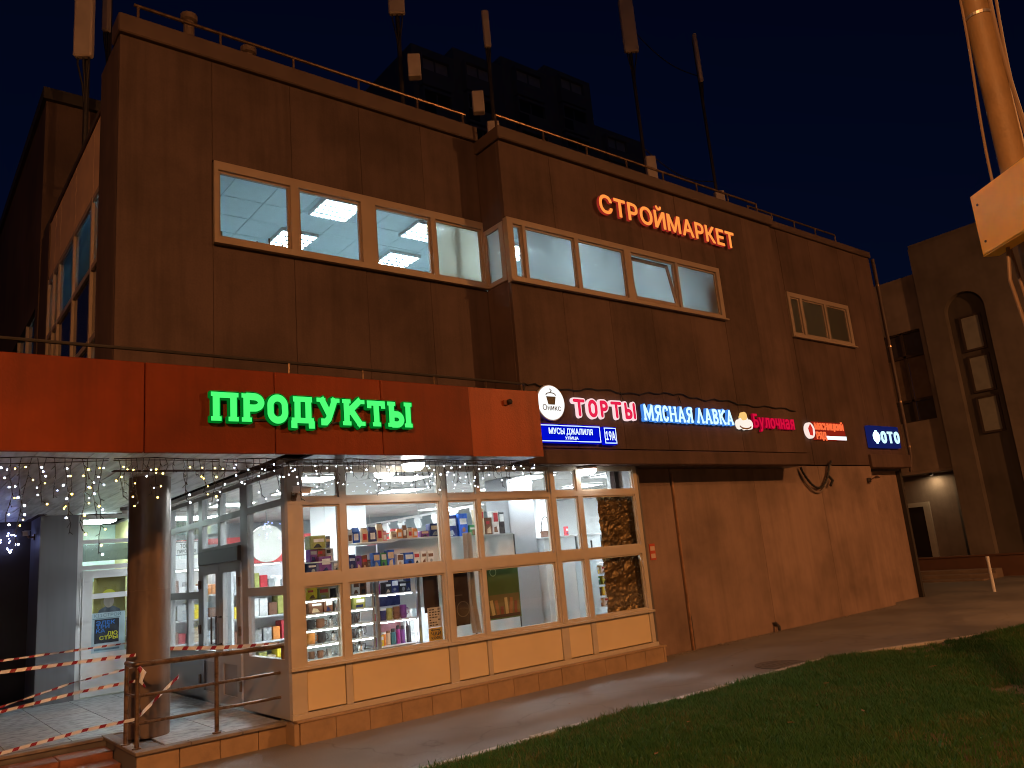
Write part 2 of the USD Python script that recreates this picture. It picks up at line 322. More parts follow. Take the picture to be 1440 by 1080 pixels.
dist = np.hypot(P[:, 0], P[:, 1]); az = np.degrees(np.arctan2(P[:, 0], P[:, 1]))
dens = np.clip(meshkit.fbm(np.column_stack([P * 0.9, np.zeros(len(P))]), 3, 2) * 2.5 - 0.5, 0.08, 1)
sel = (az > 22) & (az < 80) & (nrng.uniform(size=len(P)) < dens); P = P[sel]
n = len(P)
pi.CreatePositionsAttr(Vt.Vec3fArray.FromNumpy(np.column_stack([P, lawn_z(P[:, 0], P[:, 1]) - 0.005]).astype(np.float32)))
pi.CreateProtoIndicesAttr(Vt.IntArray.FromNumpy(nrng.integers(0, 5, n).astype(np.int32)))
sc = nrng.uniform(0.7, 1.35, n) * (0.75 + 0.5 * meshkit.fbm(np.column_stack([P * 1.3, np.ones(n)]), 2, 9))
pi.CreateScalesAttr(Vt.Vec3fArray.FromNumpy(np.column_stack([sc * 1.25, sc * 1.25, sc]).astype(np.float32)))
aa = nrng.uniform(0, 2 * math.pi, n)
pi.CreateOrientationsAttr(Vt.QuathArray([Gf.Quath(float(math.cos(t / 2)), 0, 0, float(math.sin(t / 2))) for t in aa]))
# fallen leaves
lm = [mat('fallen_leaf_%s' % c, col, 0.7) for c, col in (('yellow', (0.42, 0.28, 0.05)), ('brown', (0.2, 0.11, 0.04)))]
lv = MB()
for i in range(46):
    x, y = rng.uniform(3.5, 14), rng.uniform(2.2, 7.6); a = rng.uniform(0, 6.28); s = rng.uniform(0.018, 0.035); ca, sa = math.cos(a), math.sin(a)
    z = float(lawn_z(np.array(x), np.array(y))) + rng.uniform(0.03, 0.06) if lawn_poly.contains(Point(x, y)) else 0.006
    if not lawn_poly.contains(Point(x, y)) and rng.random() < .5: continue
    pts = [(-1, 0, 0), (-.2, .5, .25), (.8, .25, .1), (1.1, 0, .3), (.8, -.25, .1), (-.2, -.5, .2)]
    lv.add([(x + s * (p[0] * ca - p[1] * sa), y + s * (p[0] * sa + p[1] * ca), z + s * p[2]) for p in pts], [(0, 1, 2), (0, 2, 3), (0, 3, 4), (0, 4, 5)])
tag(part(None, 'fallen_leaves', lv, lm[1]), 'small dry leaves scattered over lawn and pavement', 'leaves', kind='stuff')

# ================================================================== BUILDING
B = thing('shop_building', 'two storey brown panelled shop building with lit window strips', 'building')
G = 0.002
# ---- upper left block, plane Y = 9
LX = [1.86, 2.92, 3.94, 4.96, 5.98, 7.0]
for i in range(5):
    a, b = LX[i] + (0 if i == 0 else G), LX[i + 1] - G
    for z0, z1 in ([(3.05, 8.16)] if i == 0 else [(3.05, 5.70), (6.80, 8.16)]):
        mb = MB(); mb.bbox(a, b, 9.0 + rng.uniform(-.004, .004), 9.06, z0, z1, 0.004); part(B, 'facade_panel', mb, PANEL)
mb = MB(); holed(mb, 1.9, 7.0, 3.0, 8.2, 9.062, 9.2, [(2.92, 7.0, 5.72, 6.78)]); part(B, 'core_wall', mb, CORE)
mb = MB(); mb.bbox(1.83, 7.03, 8.94, 9.3, 8.17, 8.42, 0.015); part(B, 'coping', mb, COPING)
# ---- bay, plane Y = 8.43
BX = [7.0 + k * 7.06 / 7 for k in range(8)]
for i in range(7):
    a, b = BX[i] + (0 if i == 0 else G), BX[i + 1] - (0 if i == 6 else G)
    zs = [(3.22, 5.66), (6.68, 7.93)] if i < 5 else [(3.22, 7.93)]
    for z0, z1 in zs:
        mb = MB(); mb.bbox(a, b, 8.43 + rng.uniform(-.004, .004), 8.49, z0, z1, 0.004); part(B, 'facade_panel', mb, BAYP)
for z0, z1 in [(3.0, 5.70), (6.64, 7.93)]:
    mb = MB(); mb.bbox(7.0, 7.05, 8.495, 8.995, z0, z1, 0.005); part(B, 'bay_return', mb, BAYP)
mb = MB(); mb.box(6.985, 7.053, 9.0, 9.24, 3.05, 5.69); mb.box(6.985, 7.053, 9.0, 9.24, 6.70, 8.0); mb.box(7.055, 7.14, 8.62, 9.25, 3.05, 5.69); mb.box(7.055, 7.14, 8.62, 9.25, 6.66, 8.0); part(B, 'core_wall', mb, CORE)
mb = MB(); holed(mb, 7.05, 14.06, 3.0, 8.0, 8.492, 8.6, [(7.05, 12.05, 5.68, 6.66)]); mb.box(13.95, 14.055, 8.6, 8.995, 3.0, 8.0); part(B, 'core_wall', mb, CORE)
mb = MB(); mb.bbox(6.97, 14.1, 8.37, 9.2, 7.95, 8.16, 0.015); part(B, 'coping', mb, COPING)
mb = MB(); mb.bbox(6.99, 14.08, 8.385, 8.6, 2.98, 3.20, 0.012); part(B, 'ledge', mb, BAYP)
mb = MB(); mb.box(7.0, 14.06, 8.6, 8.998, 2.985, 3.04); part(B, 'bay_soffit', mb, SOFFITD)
# ---- upper right wall, plane Y = 9
RX = [14.06, 15.2, 16.48, 17.75, 18.5, 19.3]
for i in range(5):
    a, b = RX[i] + G, RX[i + 1] - G
    for z0, z1 in ([(3.06, 8.33)] if i not in (1, 2) else [(3.06, 5.83), (6.86, 8.33)]):
        mb = MB(); mb.bbox(a, b, 9.0 + rng.uniform(-.004, .004), 9.06, z0, z1, 0.004); part(B, 'facade_panel', mb, BAYP)
mb = MB(); holed(mb, 14.06, 19.3, 3.05, 8.35, 9.062, 9.2, [(15.2, 17.75, 5.83, 6.86)]); part(B, 'core_wall', mb, CORE)
mb = MB(); mb.bbox(14.1, 19.34, 8.95, 9.3, 8.34, 8.5, 0.015); part(B, 'coping', mb, COPING)
mb = MB(); mb.bbox(17.46, 19.32, 8.93, 9.2, 3.0, 3.3, 0.012); part(B, 'ledge', mb, BAYP)
# ---- lower right wall
for a, b in ((9.5, 10.6), (10.62, 13.0), (13.006, 15.3), (15.306, 17.48)):
    mb = MB(); mb.bbox(a, b, 9.0, 9.15, 0, 3.04, 0.006); part(B, 'lower_wall_panel', mb, LOWW)
mb = MB(); mb.box(9.42, 17.44, 9.15, 9.25, 0, 3.0); part(B, 'core_wall', mb, CORE)
mb = MB(); mb.box(17.44, 19.25, 9.3, 9.45, 0, 3.05); mb.box(17.42, 17.47, 9.16, 9.3, 0, 3.0); part(B, 'recessed_wall', mb, LOWW)
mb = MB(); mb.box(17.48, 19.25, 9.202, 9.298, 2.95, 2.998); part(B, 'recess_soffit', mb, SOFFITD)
mb = MB(); mb.bbox(9.43, 9.53, 8.72, 8.998, 0, 2.98, 0.008); part(B, 'corner_trim', mb, GREYM)
# ---- side wall X = 1.86 and rear block
mb = MB(); mb.bbox(1.86, 1.95, 9.07, 10.0, 3.05, 8.2, 0.006); part(B, 'side_pier', mb, PANEL)
SY = [10.0, 10.55, 11.76, 12.94, 13.4, 13.9]
for i in range(5):
    mb = MB(); mb.bbox(1.9, 1.96, SY[i] + G, SY[i + 1] - G, 6.76, 7.74, 0.005); part(B, 'spandrel_panel', mb, mat('side_spandrel', (0.62, 0.42, 0.28), 0.5))
mb = MB()
for y in SY: mb.box(1.885, 1.96, y - 0.03, y + 0.03, 3.9, 6.74)
for z in (3.9, 4.8, 5.76, 6.70): mb.box(1.89, 1.955, 10.0, 13.9, z - 0.035, z + 0.035)
sw = part(B, 'side_window', mb, WINF)
for i in range(5):
    for z0, z1, mm in ((3.94, 4.76, DARKGLASS), (4.84, 5.72, DARKGLASS), (5.8, 6.66, TEALGLASS)):
        if i == 0 and z0 < 4: mm = FROST
        mb = MB(); mb.box(1.92, 1.926, SY[i] + .03, SY[i + 1] - .03, z0, z1); part(sw, 'pane', mb, mm)
mb = MB(); mb.box(1.88, 2.0, 13.9, 14.7, 3.0, 7.74); mb.box(1.88, 2.0, 10.0, 13.9, 7.745, 7.8); mb.box(1.97, 2.05, 10.0, 13.9, 6.75, 7.74); part(B, 'side_wall', mb, PANEL)
mb = MB(); holed(mb, 14.7, 26, 3.0, 10.4, 1.86, 2.0, [(15.0, 20.6, 5.7, 6.6)], 'y'); mb.box(2.0, 8.0, 14.7, 14.85, 7.7, 10.4); mb.box(7.9, 8.0, 14.85, 26, 8.2, 10.4); mb.box(1.86, 8, 26, 26.2, 3, 10.4); part(B, 'rear_block', mb, PANEL)
mb = MB(); mb.box(1.8, 8.05, 14.6, 26.2, 10.4, 10.62); part(B, 'rear_coping', mb, mat('dark_coping', (0.03, 0.026, 0.025), 0.6))
mb = MB()
for y in np.linspace(15, 20.6, 6): mb.box(1.87, 1.97, y - .03, y + .03, 5.7, 6.6)
rw = part(B, 'side_window', mb, WINF)
for i in range(5): mb = MB(); mb.box(1.92, 1.926, 15.03 + i * 1.12, 16.09 + i * 1.12, 5.72, 6.58); part(rw, 'pane', mb, TEALGLASS)
mb = MB(); mb.box(1.9, 19.3, 9.2, 26, 7.75, 7.9); mb.box(19.2, 19.3, 9.2, 26, 0, 8.35); mb.box(2, 19.3, 26.0, 26.1, 0, 7.9); part(B, 'roof', mb, mat('roof_felt', (0.05, 0.045, 0.042), 0.9))

# ---- windows: frame with pane children
def window_x(Y, x0, x1, z0, z1, panes, mats, frame_mat=WINF, fz=(0, 0), name='window', sill=True):
    mb = MB(); holed(mb, x0, x1, z0, z1, Y - 0.035, Y + 0.06, [(a, b, fz[0], fz[1]) for a, b in panes])
    for a, b in panes:                                     # sash rim set a little back
        holed(mb, a, b, fz[0], fz[1], Y + 0.0, Y + 0.045, [(a + .03, b - .03, fz[0] + .03, fz[1] - .03)])
    if sill: mb.box(x0 - .02, x1 + .02, Y - 0.09, Y - 0.037, z0 - 0.012, z0 + 0.012)
    w = part(B, name, mb, frame_mat)
    for (a, b), mm in zip(panes, mats):
        if mm is None: continue
        g = MB(); g.box(a + .03, b - .03, Y + .02, Y + .026, fz[0] + .03, fz[1] - .03); part(w, 'pane', g, mm)
    return w
wl = window_x(9.0, 2.93, 6.99, 5.71, 6.79, [(2.98, 3.9), (4.01, 4.91), (5.13, 6.04), (6.12, 6.95)], [GLASS, GLASS, GLASS, frostmat('beige_film_glass', (0.74, 0.72, 0.62), 0.12)], fz=(5.80, 6.68))
mb = MB(); mb.box(6.5, 6.58, 9.12, 9.16, 5.6, 6.9); mb.box(6.1, 6.98, 9.12, 9.15, 5.9, 5.94); part(B, 'blind_post', mb, mat('blind_post_brown', (.25, .18, .1), .6))
for x_, h_ in ((3.68, .12), (3.52, .05), (3.85, .07)): mb = MB(); mb.tube([(x_, 9.12, 5.75), (x_ - .02, 9.12, 5.84 + h_)], .012, 6); part(B, 'sill_item', mb, BLACK)
mb = MB(); mb.box(11.62, 11.95, 8.56, 8.6, 5.7, 6.35); part(B, 'curtain_edge', mb, mat('dark_curtain', (.1, .07, .05), .9))
wb = window_x(8.43, 7.0, 12.04, 5.66, 6.67, [(7.11, 7.29), (7.35, 8.35), (8.43, 9.48), (9.64, 10.78), (10.84, 11.94)], [GLASS, FROST, FROST, None, FROST], fz=(5.74, 6.58))
sash = MB(); ax, tilt = np.array([1, 0, 0.0]), math.radians(9)
ay = np.array([0, math.cos(tilt), -math.sin(tilt)]); az_ = np.array([0, math.sin(tilt), math.cos(tilt)]); c0 = np.array([10.21, 8.45, 5.76]) + az_ * 0.41
for ox, oz, hx, hz in ((0, .385, .55, .03), (0, -.385, .55, .03), (-.52, 0, .03, .36), (.52, 0, .03, .36)): sash.obox(c0 + ax * ox + az_ * oz, ax, ay, az_, hx, .025, hz)
part(wb, 'tilted_sash', sash, WINF, label='sash tilted open at the top')
g = MB(); g.obox(c0, ax, ay, az_, .49, .003, .355); part(wb, 'pane', g, FROST)
mb = MB(); holed(mb, 8.495, 8.99, 5.705, 6.635, 6.99, 7.06, [(8.6, 8.93, 5.78, 6.56)], 'y'); wc = part(B, 'window', mb, WINF)
g = MB(); g.box(7.02, 7.026, 8.6, 8.93, 5.78, 6.56); part(wc, 'pane', g, FROST)
wr = window_x(9.0, 15.2, 17.75, 5.83, 6.86, [(15.3, 15.66), (15.76, 16.66), (16.74, 17.64)], [FROSTD, FROSTD, FROSTD], fz=(5.93, 6.76))

# ---- office behind the upper windows
mb = MB(); holed(mb, 9.2, 14, 4.6, 7.1, 2.2, 2.3, [(10.0, 13.9, 5.76, 6.7)], 'y'); mb.box(2.2, 12.8, 14, 14.1, 4.6, 7.1); mb.box(12.7, 12.8, 8.6, 14, 4.6, 7.1); mb.box(2.2, 12.8, 9.2, 14, 4.55, 4.65); mb.box(2.2, 7.06, 9.21, 14.1, 7.12, 7.16); mb.box(7.06, 12.8, 8.62, 14.1, 7.12, 7.16); mb.box(2.2, 12.8, 14.0, 14.1, 4.6, 7.1)
part(B, 'office_wall', mb, OWALL)
oc = MB(); oc.box(2.3, 12.7, 9.21, 14, 7.095, 7.115)
oc = part(B, 'office_ceiling', oc, mat('ceiling_grid', (0.54, 0.64, 0.67), 0.8))
OL = [(5.08, 10.05), (4.95, 11.35), (6.7, 10.15), (6.9, 11.4), (8.6, 10.2), (10.4, 10.2), (8.6, 11.8), (10.4, 11.8)]
for i in range(17):
    for j in range(8):
        cx, cy = 2.6 + i * 0.6, 9.5 + j * 0.6
        if cx > 12.65: continue
        mb = MB(); mb.box(cx - .293, cx + .293, max(cy - .293, 9.22), cy + .293, 7.082 + rng.uniform(0, .004), 7.094); part(oc, 'ceiling_tile', mb, OCEIL)
mb = MB(); mb.box(2.75, 3.15, 9.35, 9.6, 4.65, 6.05); part(None, 'office_cabinet', mb, mat('office_grey', (0.25, 0.3, 0.32), 0.6)); tag(stage.GetPrimAtPath('/World/office_cabinet'), 'grey cabinet top showing in the corner of the first upper window', 'cabinet')
def office_lamp(x, y, label):
    t = thing('office_ceiling_light', label, 'ceiling light', (x, y, 7.08), 0, 'louvred lights on the upstairs ceiling')
    mb = MB(); holed_flat = [(-.31, .31, -.31, -.28), (-.31, .31, .28, .31), (-.31, -.28, -.28, .28), (.28, .31, -.28, .28)]
    for a, b, c, d in holed_flat: mb.box(a, b, c, d, -0.055, 0)
    part(t, 'frame', mb, WHITEP)
    mb = MB()
    for k in range(4): mb.tube([(-.27, -.2 + k * .133, -.02), (.27, -.2 + k * .133, -.02)], 0.014, 8)
    part(t, 'tube', mb, OLED)
    mb = MB(); mb.box(-.28, .28, -.28, .28, -.004, 0); part(t, 'reflector', mb, mat('lamp_reflector', (0.8, 0.85, 0.88), 0.2, metallic=0.8))
    mb = MB()
    for k in range(1, 4): mb.box(-.28, .28, -.28 + k * .14 - .02, -.28 + k * .14 + .02, -.07, -.05)
    for k in range(1, 9): mb.box(-.28 + k * .062 - .003, -.28 + k * .062 + .003, -.28, .28, -.075, -.03)
    part(t, 'louvre', mb, mat('lamp_louvre', (0.22, 0.26, 0.28), 0.5)); return t
ol0 = office_lamp(*OL[0], 'louvred ceiling light nearest the glass seen in the second upstairs window')
OLAB = ['louvred ceiling light low behind the mullion of the first two upstairs windows', 'louvred ceiling light seen high in the third upstairs window', 'louvred ceiling light low in the third upstairs window',
        'louvred ceiling light behind the whitened bay glass, near the narrow pane', 'louvred ceiling light behind the whitened bay glass, near the tilted sash', 'deeper ceiling light behind the left whitened bay pane', 'deeper ceiling light behind the right whitened bay pane']
for (x, y), lb in zip(OL[1:], OLAB): dup(ol0, (x, y, 7.08), 0, lb)
# bulbs lighting the office from behind the blind panes too; small dim room behind the right window
mb = MB(); mb.box(15.0, 18.2, 12.0, 12.1, 4.6, 7.1); mb.box(15.0, 15.1, 9.2, 12, 4.6, 7.1); mb.box(18.1, 18.2, 9.2, 12, 4.6, 7.1); mb.box(15, 18.2, 9.2, 12, 7.1, 7.15); part(B, 'back_room_wall', mb, mat('back_room_beige', (0.5, 0.42, 0.3), 0.8))
mb = MB(); mb.lathe([(0.001, -.05), (.14, -.05), (.17, 0), (.17, .05), (.001, .05)], (16.1, 10.6, 7.02)); single('ceiling_lamp', mb, glow('dim_room_glow', (1.0, 0.86, 0.6), 9.0), 'dim ceiling lamp glowing behind the blind of the small upper right window', 'ceiling light')

# ================================================================== STOREFRONT (part of the building)
SX = [3.62, 3.79, 4.26, 4.34, 5.67, 5.79, 6.26, 6.32, 7.54, 7.67, 8.11, 8.20, 9.34, 9.42]
GX = [(3.79, 4.26), (4.34, 5.67), (5.79, 6.26), (6.32, 7.54), (7.67, 8.11), (8.20, 9.34)]
GZ = [(0.80, 1.63), (1.76, 2.54), (2.62, 2.94)]
mb = MB(); holed(mb, 3.62, 9.42, 0.74, 2.99, 8.67, 8.75, [(a, b, c, d) for a, b in GX for c, d in GZ])
for a, b in zip(SX[0::2], SX[1::2]): mb.box(a, b, 8.67, 8.75, 0.24, 0.739)
for a, b in GX:
    for c, d in GZ: holed(mb, a, b, c, d, 8.69, 8.735, [(a + .022, b - .022, c + .022, d - .022)])
mb.box(3.60, 9.43, 8.625, 8.669, 0.745, 0.775); mb.box(3.60, 9.43, 8.63, 8.669, 0.245, 0.30)
for a, b in ((5.70, 5.76), (7.575, 7.635)): mb.box(a, b, 8.655, 8.669, 0.78, 2.98)
sf = part(B, 'storefront', mb, SHOPF)
for a, b in GX:
    mb = MB(); mb.bbox(a + .006, b - .006, 8.68, 8.72, 0.306, 0.738, 0.008); part(sf, 'spandrel_panel', mb, SPAND)
    for c, d in GZ: g = MB(); g.box(a + .022, b - .022, 8.71, 8.716, c + .022, d - .022); part(sf, 'pane', g, GLASS)
mb = MB(); mb.box(3.63, 9.41, 8.752, 8.79, 0.24, 0.79); part(sf, 'sill_board', mb, SHOPF)
x = 3.66
while x < 9.5:
    w_ = 0.415; mb = MB(); mb.bbox(x + .003, min(x + w_, 9.52) - .003, 8.585 + rng.uniform(0, .004), 8.66, -0.02, 0.215, 0.004); part(B, 'base_tile', mb, CLAD); x += w_
mb = MB(); mb.bbox(3.63, 9.54, 8.575, 8.75, 0.216, 0.243, 0.006); mb.box(3.645, 9.5, 8.662, 8.75, -.02, .215); mb.box(3.60, 3.655, 8.60, 8.86, -.02, .215); part(B, 'base_ledge', mb, CLAD)

# ---- side glass wall, plane X = 3.62
YG = [(8.86, 9.95), (10.2, 10.95), (11.05, 11.72), (11.9, 12.36), (12.46, 13.3), (13.4, 14.1)]
mb = MB(); holes = []
for i, (a, b) in enumerate(YG):
    if i in (1, 2): holes += [(a, b, 2.24, 2.56), (a, b, 2.64, 2.93)]
    else: holes += [(a, b, 0.86, 1.56), (a, b, 1.66, 2.56), (a, b, 2.64, 2.93)]
holed(mb, 8.755, 14.2, 2.0, 2.99, 3.62, 3.70, holes, 'y')
for a, b in ((8.755, 10.15), (11.77, 14.2)): holed(mb, a, b, 0.24, 2.0, 3.62, 3.70, holes, 'y')
ss = part(B, 'side_storefront', mb, SIDEF)
for (a, b, c, d) in holes: g = MB(); g.box(3.655, 3.661, a, b, c, d); part(ss, 'pane', g, GLASS)
mb = MB(); mb.bbox(3.57, 3.70, 10.17, 11.76, 2.01, 2.2, 0.01); part(ss, 'door_header', mb, mat('header_grey', (0.16, 0.17, 0.18), 0.4))
for y0, y1 in ((10.17, 10.955), (10.965, 11.75)):
    mb = MB(); holed(mb, y0, y1, 0.25, 2.0, 3.60, 3.66, [(y0 + .14, y1 - .14, 0.88, 1.88), (y0 + .14, y1 - .14, 0.36, 0.74)], 'y')
    d = part(B, 'entrance_door', mb, SIDEF)
    g = MB(); g.box(3.62, 3.626, y0 + .14, y1 - .14, 0.88, 1.88); part(d, 'pane', g, GLASS)
    g = MB(); g.box(3.615, 3.63, y0 + .14, y1 - .14, 0.36, 0.74); part(d, 'lower_panel', g, mat('door_lower_panel', (0.2, 0.2, 0.2), 0.4))
    yh = y1 - .08 if y0 < 10.5 else y0 + .08
    if y0 > 10.5: yh = y0 + .1
    h = MB(); h.tube([(3.6, yh, .98), (3.53, yh, .98), (3.53, yh, 1.32), (3.6, yh, 1.32)], 0.013, 8); part(d, 'handle', h, BLACK)
    for z in (.5, 1.15, 1.75): h = MB(); h.bbox(3.575, 3.60, (y0 if y0 < 10.5 else y1) - .03, (y0 if y0 < 10.5 else y1) + .03, z - .06, z + .06, .006); part(d, 'hinge', h, STEEL)

# ---- porch: back wall with the white door
mb = MB(); mb.box(1.95, 2.47, 14.15, 15.2, 0.2, 3.0); part(B, 'porch_pier', mb, mat('porch_pier_grey', (0.20, 0.20, 0.215), 0.4, vary=0.06, stretch=(3, 3, 0.2)))
mb = MB(); mb.box(-6, 1.95, 15.1, 15.3, 0.0, 3.0); part(B, 'porch_back_wall', mb, DARKW)
mb = MB(); mb.box(3.44, 3.70, 14.2, 14.4, 0.2, 3.0); part(B, 'porch_wall', mb, DARKW)
mb = MB(); holed(mb, 2.475, 3.435, 0.22, 2.99, 14.2, 14.28, [(2.55, 3.36, 0.22, 2.13), (2.55, 3.36, 2.2, 2.54), (2.55, 3.36, 2.6, 2.93)]); df = part(B, 'door_frame', mb, WHITEF)
for c, d in ((2.2, 2.54), (2.6, 2.93)): g = MB(); g.box(2.55, 3.36, 14.235, 14.241, c, d); part(df, 'pane', g, GLASS)
mb = MB(); holed(mb, 2.555, 3.355, 0.24, 2.12, 14.19, 14.25, [(2.70, 3.21, 1.76, 2.0), (2.70, 3.21, 0.86, 1.68)]); bd = part(B, 'back_door', mb, WHITEF)
for c, d in ((1.76, 2.0), (0.86, 1.68)): g = MB(); g.box(2.70, 3.21, 14.215, 14.221, c, d); part(bd, 'pane', g, GLASS)
h = MB(); h.tube([(3.27, 14.19, 1.32), (3.27, 14.14, 1.32), (3.17, 14.14, 1.32)], 0.012, 8); h.tube([(3.27, 14.19, 1.05), (3.27, 14.14, 1.05), (3.17, 14.14, 1.07)], 0.010, 8); part(bd, 'handle', h, mat('pale_handle', (0.6, 0.6, 0.58), 0.3, metallic=0.4))
for z in (0.5, 1.36, 1.95): h = MB(); h.lathe([(.016, -.06), (.016, .06)], (2.555, 14.17, z), 8); h.box(2.55, 2.66, 14.18, 14.189, z - .012, z + .012); part(bd, 'hinge', h, WHITEP)
h = MB(); h.tube([(2.52, 14.16, 1.3), (2.52, 14.16, 2.1)], .008, 6); part(df, 'bar', h, WHITEP)
# lobby behind it
mb = MB(); mb.box(1.8, 3.55, 16.6, 16.7, 0.2, 3.0); mb.box(2.3, 2.4, 14.4, 16.6, .2, 3.0); mb.box(3.5, 3.58, 14.4, 16.6, .2, 3.0); part(B, 'lobby_wall', mb, mat('lobby_olive', (0.50, 0.46, 0.24), 0.7))
mb = MB(); mb.box(2.4, 3.5, 16.5, 16.59, 1.98, 3.0); part(B, 'lobby_upper_wall', mb, mat('lobby_teal', (0.55, 0.72, 0.74), 0.7))
mb = MB(); mb.box(2.4, 3.5, 14.3, 16.6, 0.18, 0.22); part(B, 'lobby_floor', mb, FLOORI)
mb = MB(); mb.box(2.6, 3.2, 15.0, 15.6, 2.95, 2.98); single('lobby_ceiling_light', mb, glow('lobby_glow', (0.82, 1.0, 0.97), 45.0), 'bright ceiling light inside the lobby behind the white porch door', 'ceiling light')
mb = MB(); mb.box(2.42, 3.48, 15.2, 15.24, 2.3, 2.58); tag(part(None, 'lobby_sign', mb, mat('lobby_sign_grey', (0.16, 0.19, 0.18), 0.5)), 'dark board hanging inside the lobby above the white porch door', 'sign board')
pp = MB()
for dx in (0, .05, .1): pp.tube([(2.66 + dx, 15.9, 3.0), (2.66 + dx, 15.9, 2.72), (2.74 + dx, 15.9, 2.6), (2.74 + dx, 15.9, 2.2)], .011, 6)
single('lobby_pipes', pp, mat('pipe_grey', (0.18, 0.22, 0.23), 0.5), 'thin grey pipes bending down inside the lobby above the porch door', 'pipes')

# ================================================================== PORCH (ground structure)
porch = thing('porch', 'raised tiled porch in front of the entrance', 'porch', kind='structure')
mb = MB(); mb.box(2.1, 3.64, 8.86, 15.2, -.02, 0.205); mb.box(-6, 2.1, 10.16, 15.2, -.02, 0.205); part(porch, 'slab', mb, mat('porch_slab', (0.14, 0.13, 0.125), 0.8))
ps = 0.6
for i in range(16):
    for j in range(11):
        a, b = -6 + i * ps, 8.96 + j * ps
        a1, b1 = min(a + ps, 3.615), min(b + ps, 14.185 if a > 1.8 else 15.1)
        if a >= 3.6 or b >= b1 - .02: continue
        if a < 2.0:
            b = max(b, 10.3)
            if b >= b1 - 0.05: continue
            if a1 > 2.1 and b < 10.2: a = 2.2
        if a < -1.5 : continue
        mb = MB(); mb.bbox(a + .003, a1 - .003, b + .003, b1 - .003, 0.206, 0.22 + rng.uniform(0, .0015), 0.003); part(porch, 'tile', mb, rng.choice(TILE))
NOS = mat('porch_nosing', (0.2, 0.17, 0.145), 0.7, vary=0.2, scale=8)
for a, b in ((2.08, 2.6), (2.604, 3.12), (3.124, 3.62)): mb = MB(); mb.bbox(a, b, 8.80, 8.955, 0.19, 0.226, 0.006); part(porch, 'nosing', mb, NOS)
for a, b in ((8.957, 9.55), (9.554, 10.3)): mb = MB(); mb.bbox(2.08, 2.19, a, b, 0.19, 0.226, 0.006); part(porch, 'nosing', mb, NOS)
for k in range(4): mb = MB(); mb.bbox(2.076 - 1.1 * (k + 1), 2.076 - 1.1 * k - .004, 10.14, 10.295, 0.19, 0.226, 0.006); part(porch, 'nosing', mb, NOS)
x = 2.1
while x < 3.62: mb = MB(); mb.bbox(x + .003, min(x + .4, 3.64) - .003, 8.835, 8.858, -.02, .188, 0.003); part(porch, 'front_tile', mb, CLAD); x += .4
REDT = mat('step_red_tile', (0.24, 0.10, 0.06), 0.6, vary=0.25, scale=7, bump=0.2)
steps = thing('steps', 'two reddish tiled steps up to the porch', 'steps', kind='structure')
for k in range(8):
    a = 2.09 - .5 * (k + 1)
    mb = MB(); mb.bbox(a + .002, a + .498, 9.75, 10.135, -.02, 0.135, 0.008); part(steps, 'step_tile', mb, REDT)
    mb = MB(); mb.bbox(a + .002, a + .498, 9.40, 9.745, -.02, 0.06, 0.008); part(steps, 'step_tile', mb, REDT)
# column
col = thing('canopy_column', 'thick round brown column carrying the building over the porch', 'column', (2.42, 9.72, 0.22))
mb = MB(); mb.lathe([(.001, 0), (.215, 0), (.222, .01), (.222, 1.52)], n=48); part(col, 'lower_shell', mb, COLUMN, smooth=40)
mb = MB(); mb.lathe([(.222, 1.525), (.222, 2.6), (.222, 2.78)], n=48); part(col, 'upper_shell', mb, COLUMN, smooth=40)
mb = MB(); mb.lathe([(.218, 1.515), (.2245, 1.517), (.2245, 1.528), (.218, 1.53)], n=48); part(col, 'seam_band', mb, COLUMN)
# porch railing
rl = thing('porch_railing', 'brown steel tube railing along the porch edge', 'railing')
def rail(pts, r): mb = MB(); mb.tube(pts, r, 10); part(rl, 'rail', mb, STEEL, smooth=50)
rail([(2.12, 9.36, 1.02), (2.12, 9.04, 1.02), (2.15, 9.0, 1.02), (2.5, 9.0, 1.015), (3.7, 9.0, 1.005)], .028)
for z in (.72, .46): rail([(2.12, 9.36, z), (2.12, 9.03, z), (2.15, 9.0, z), (3.68, 9.0, z)], .016)
for xx, yy in ((2.12, 9.36), (2.14, 9.0), (2.92, 9.0), (3.66, 9.0)):
    mb = MB(); mb.tube([(xx, yy, .222), (xx, yy, 1.0)], .022, 10); mb.lathe([(.045, .222), (.045, .236), (.02, .24)], (xx, yy, 0), 14); part(rl, 'post', mb, STEEL, smooth=50)

# ================================================================== CANOPY
cp = thing('entrance_canopy', 'long orange canopy fascia over the shop entrance', 'canopy')
FX = [-3.12, -1.86, -0.60, 0.64, 1.90, 3.17, 4.43, 5.68]
for i in range(7):
    mb = MB(); mb.bbox(FX[i] + .004, FX[i + 1] - .004, 7.85 + rng.uniform(-.003, .003), 7.90, 3.0, 3.87, .006); part(cp, 'fascia_panel', mb, ORANGE)
mb = MB(); c_ = np.array([6.235, 7.875, 3.435]); an = math.radians(-2.2); mb.obox(c_, (math.cos(an), math.sin(an), 0), (-math.sin(an), math.cos(an), 0), (0, 0, 1), .555, .025, .435); part(cp, 'fascia_panel', mb, ORANGE2, label='brighter bulged end panel of the orange fascia')
mb = MB(); mb.box(6.74, 6.79, 7.92, 8.95, 3.005, 3.86); mb.box(-3.1, 6.74, 7.92, 8.99, 3.80, 3.85); part(cp, 'roof_deck', mb, mat('canopy_deck', (0.08, 0.06, 0.05), 0.8))
for i in range(15):
    a, b = -3.0 + i * .45, -3.0 + (i + 1) * .45
    if b > 3.7: break
    mb = MB(); mb.bbox(a + .003, min(b, 3.6) - .003, 7.91, 14.18 if a > 1.8 else 15.1, 3.002 + rng.uniform(0, .003), 3.03, .003); part(cp, 'soffit_panel', mb, SOFFIT)
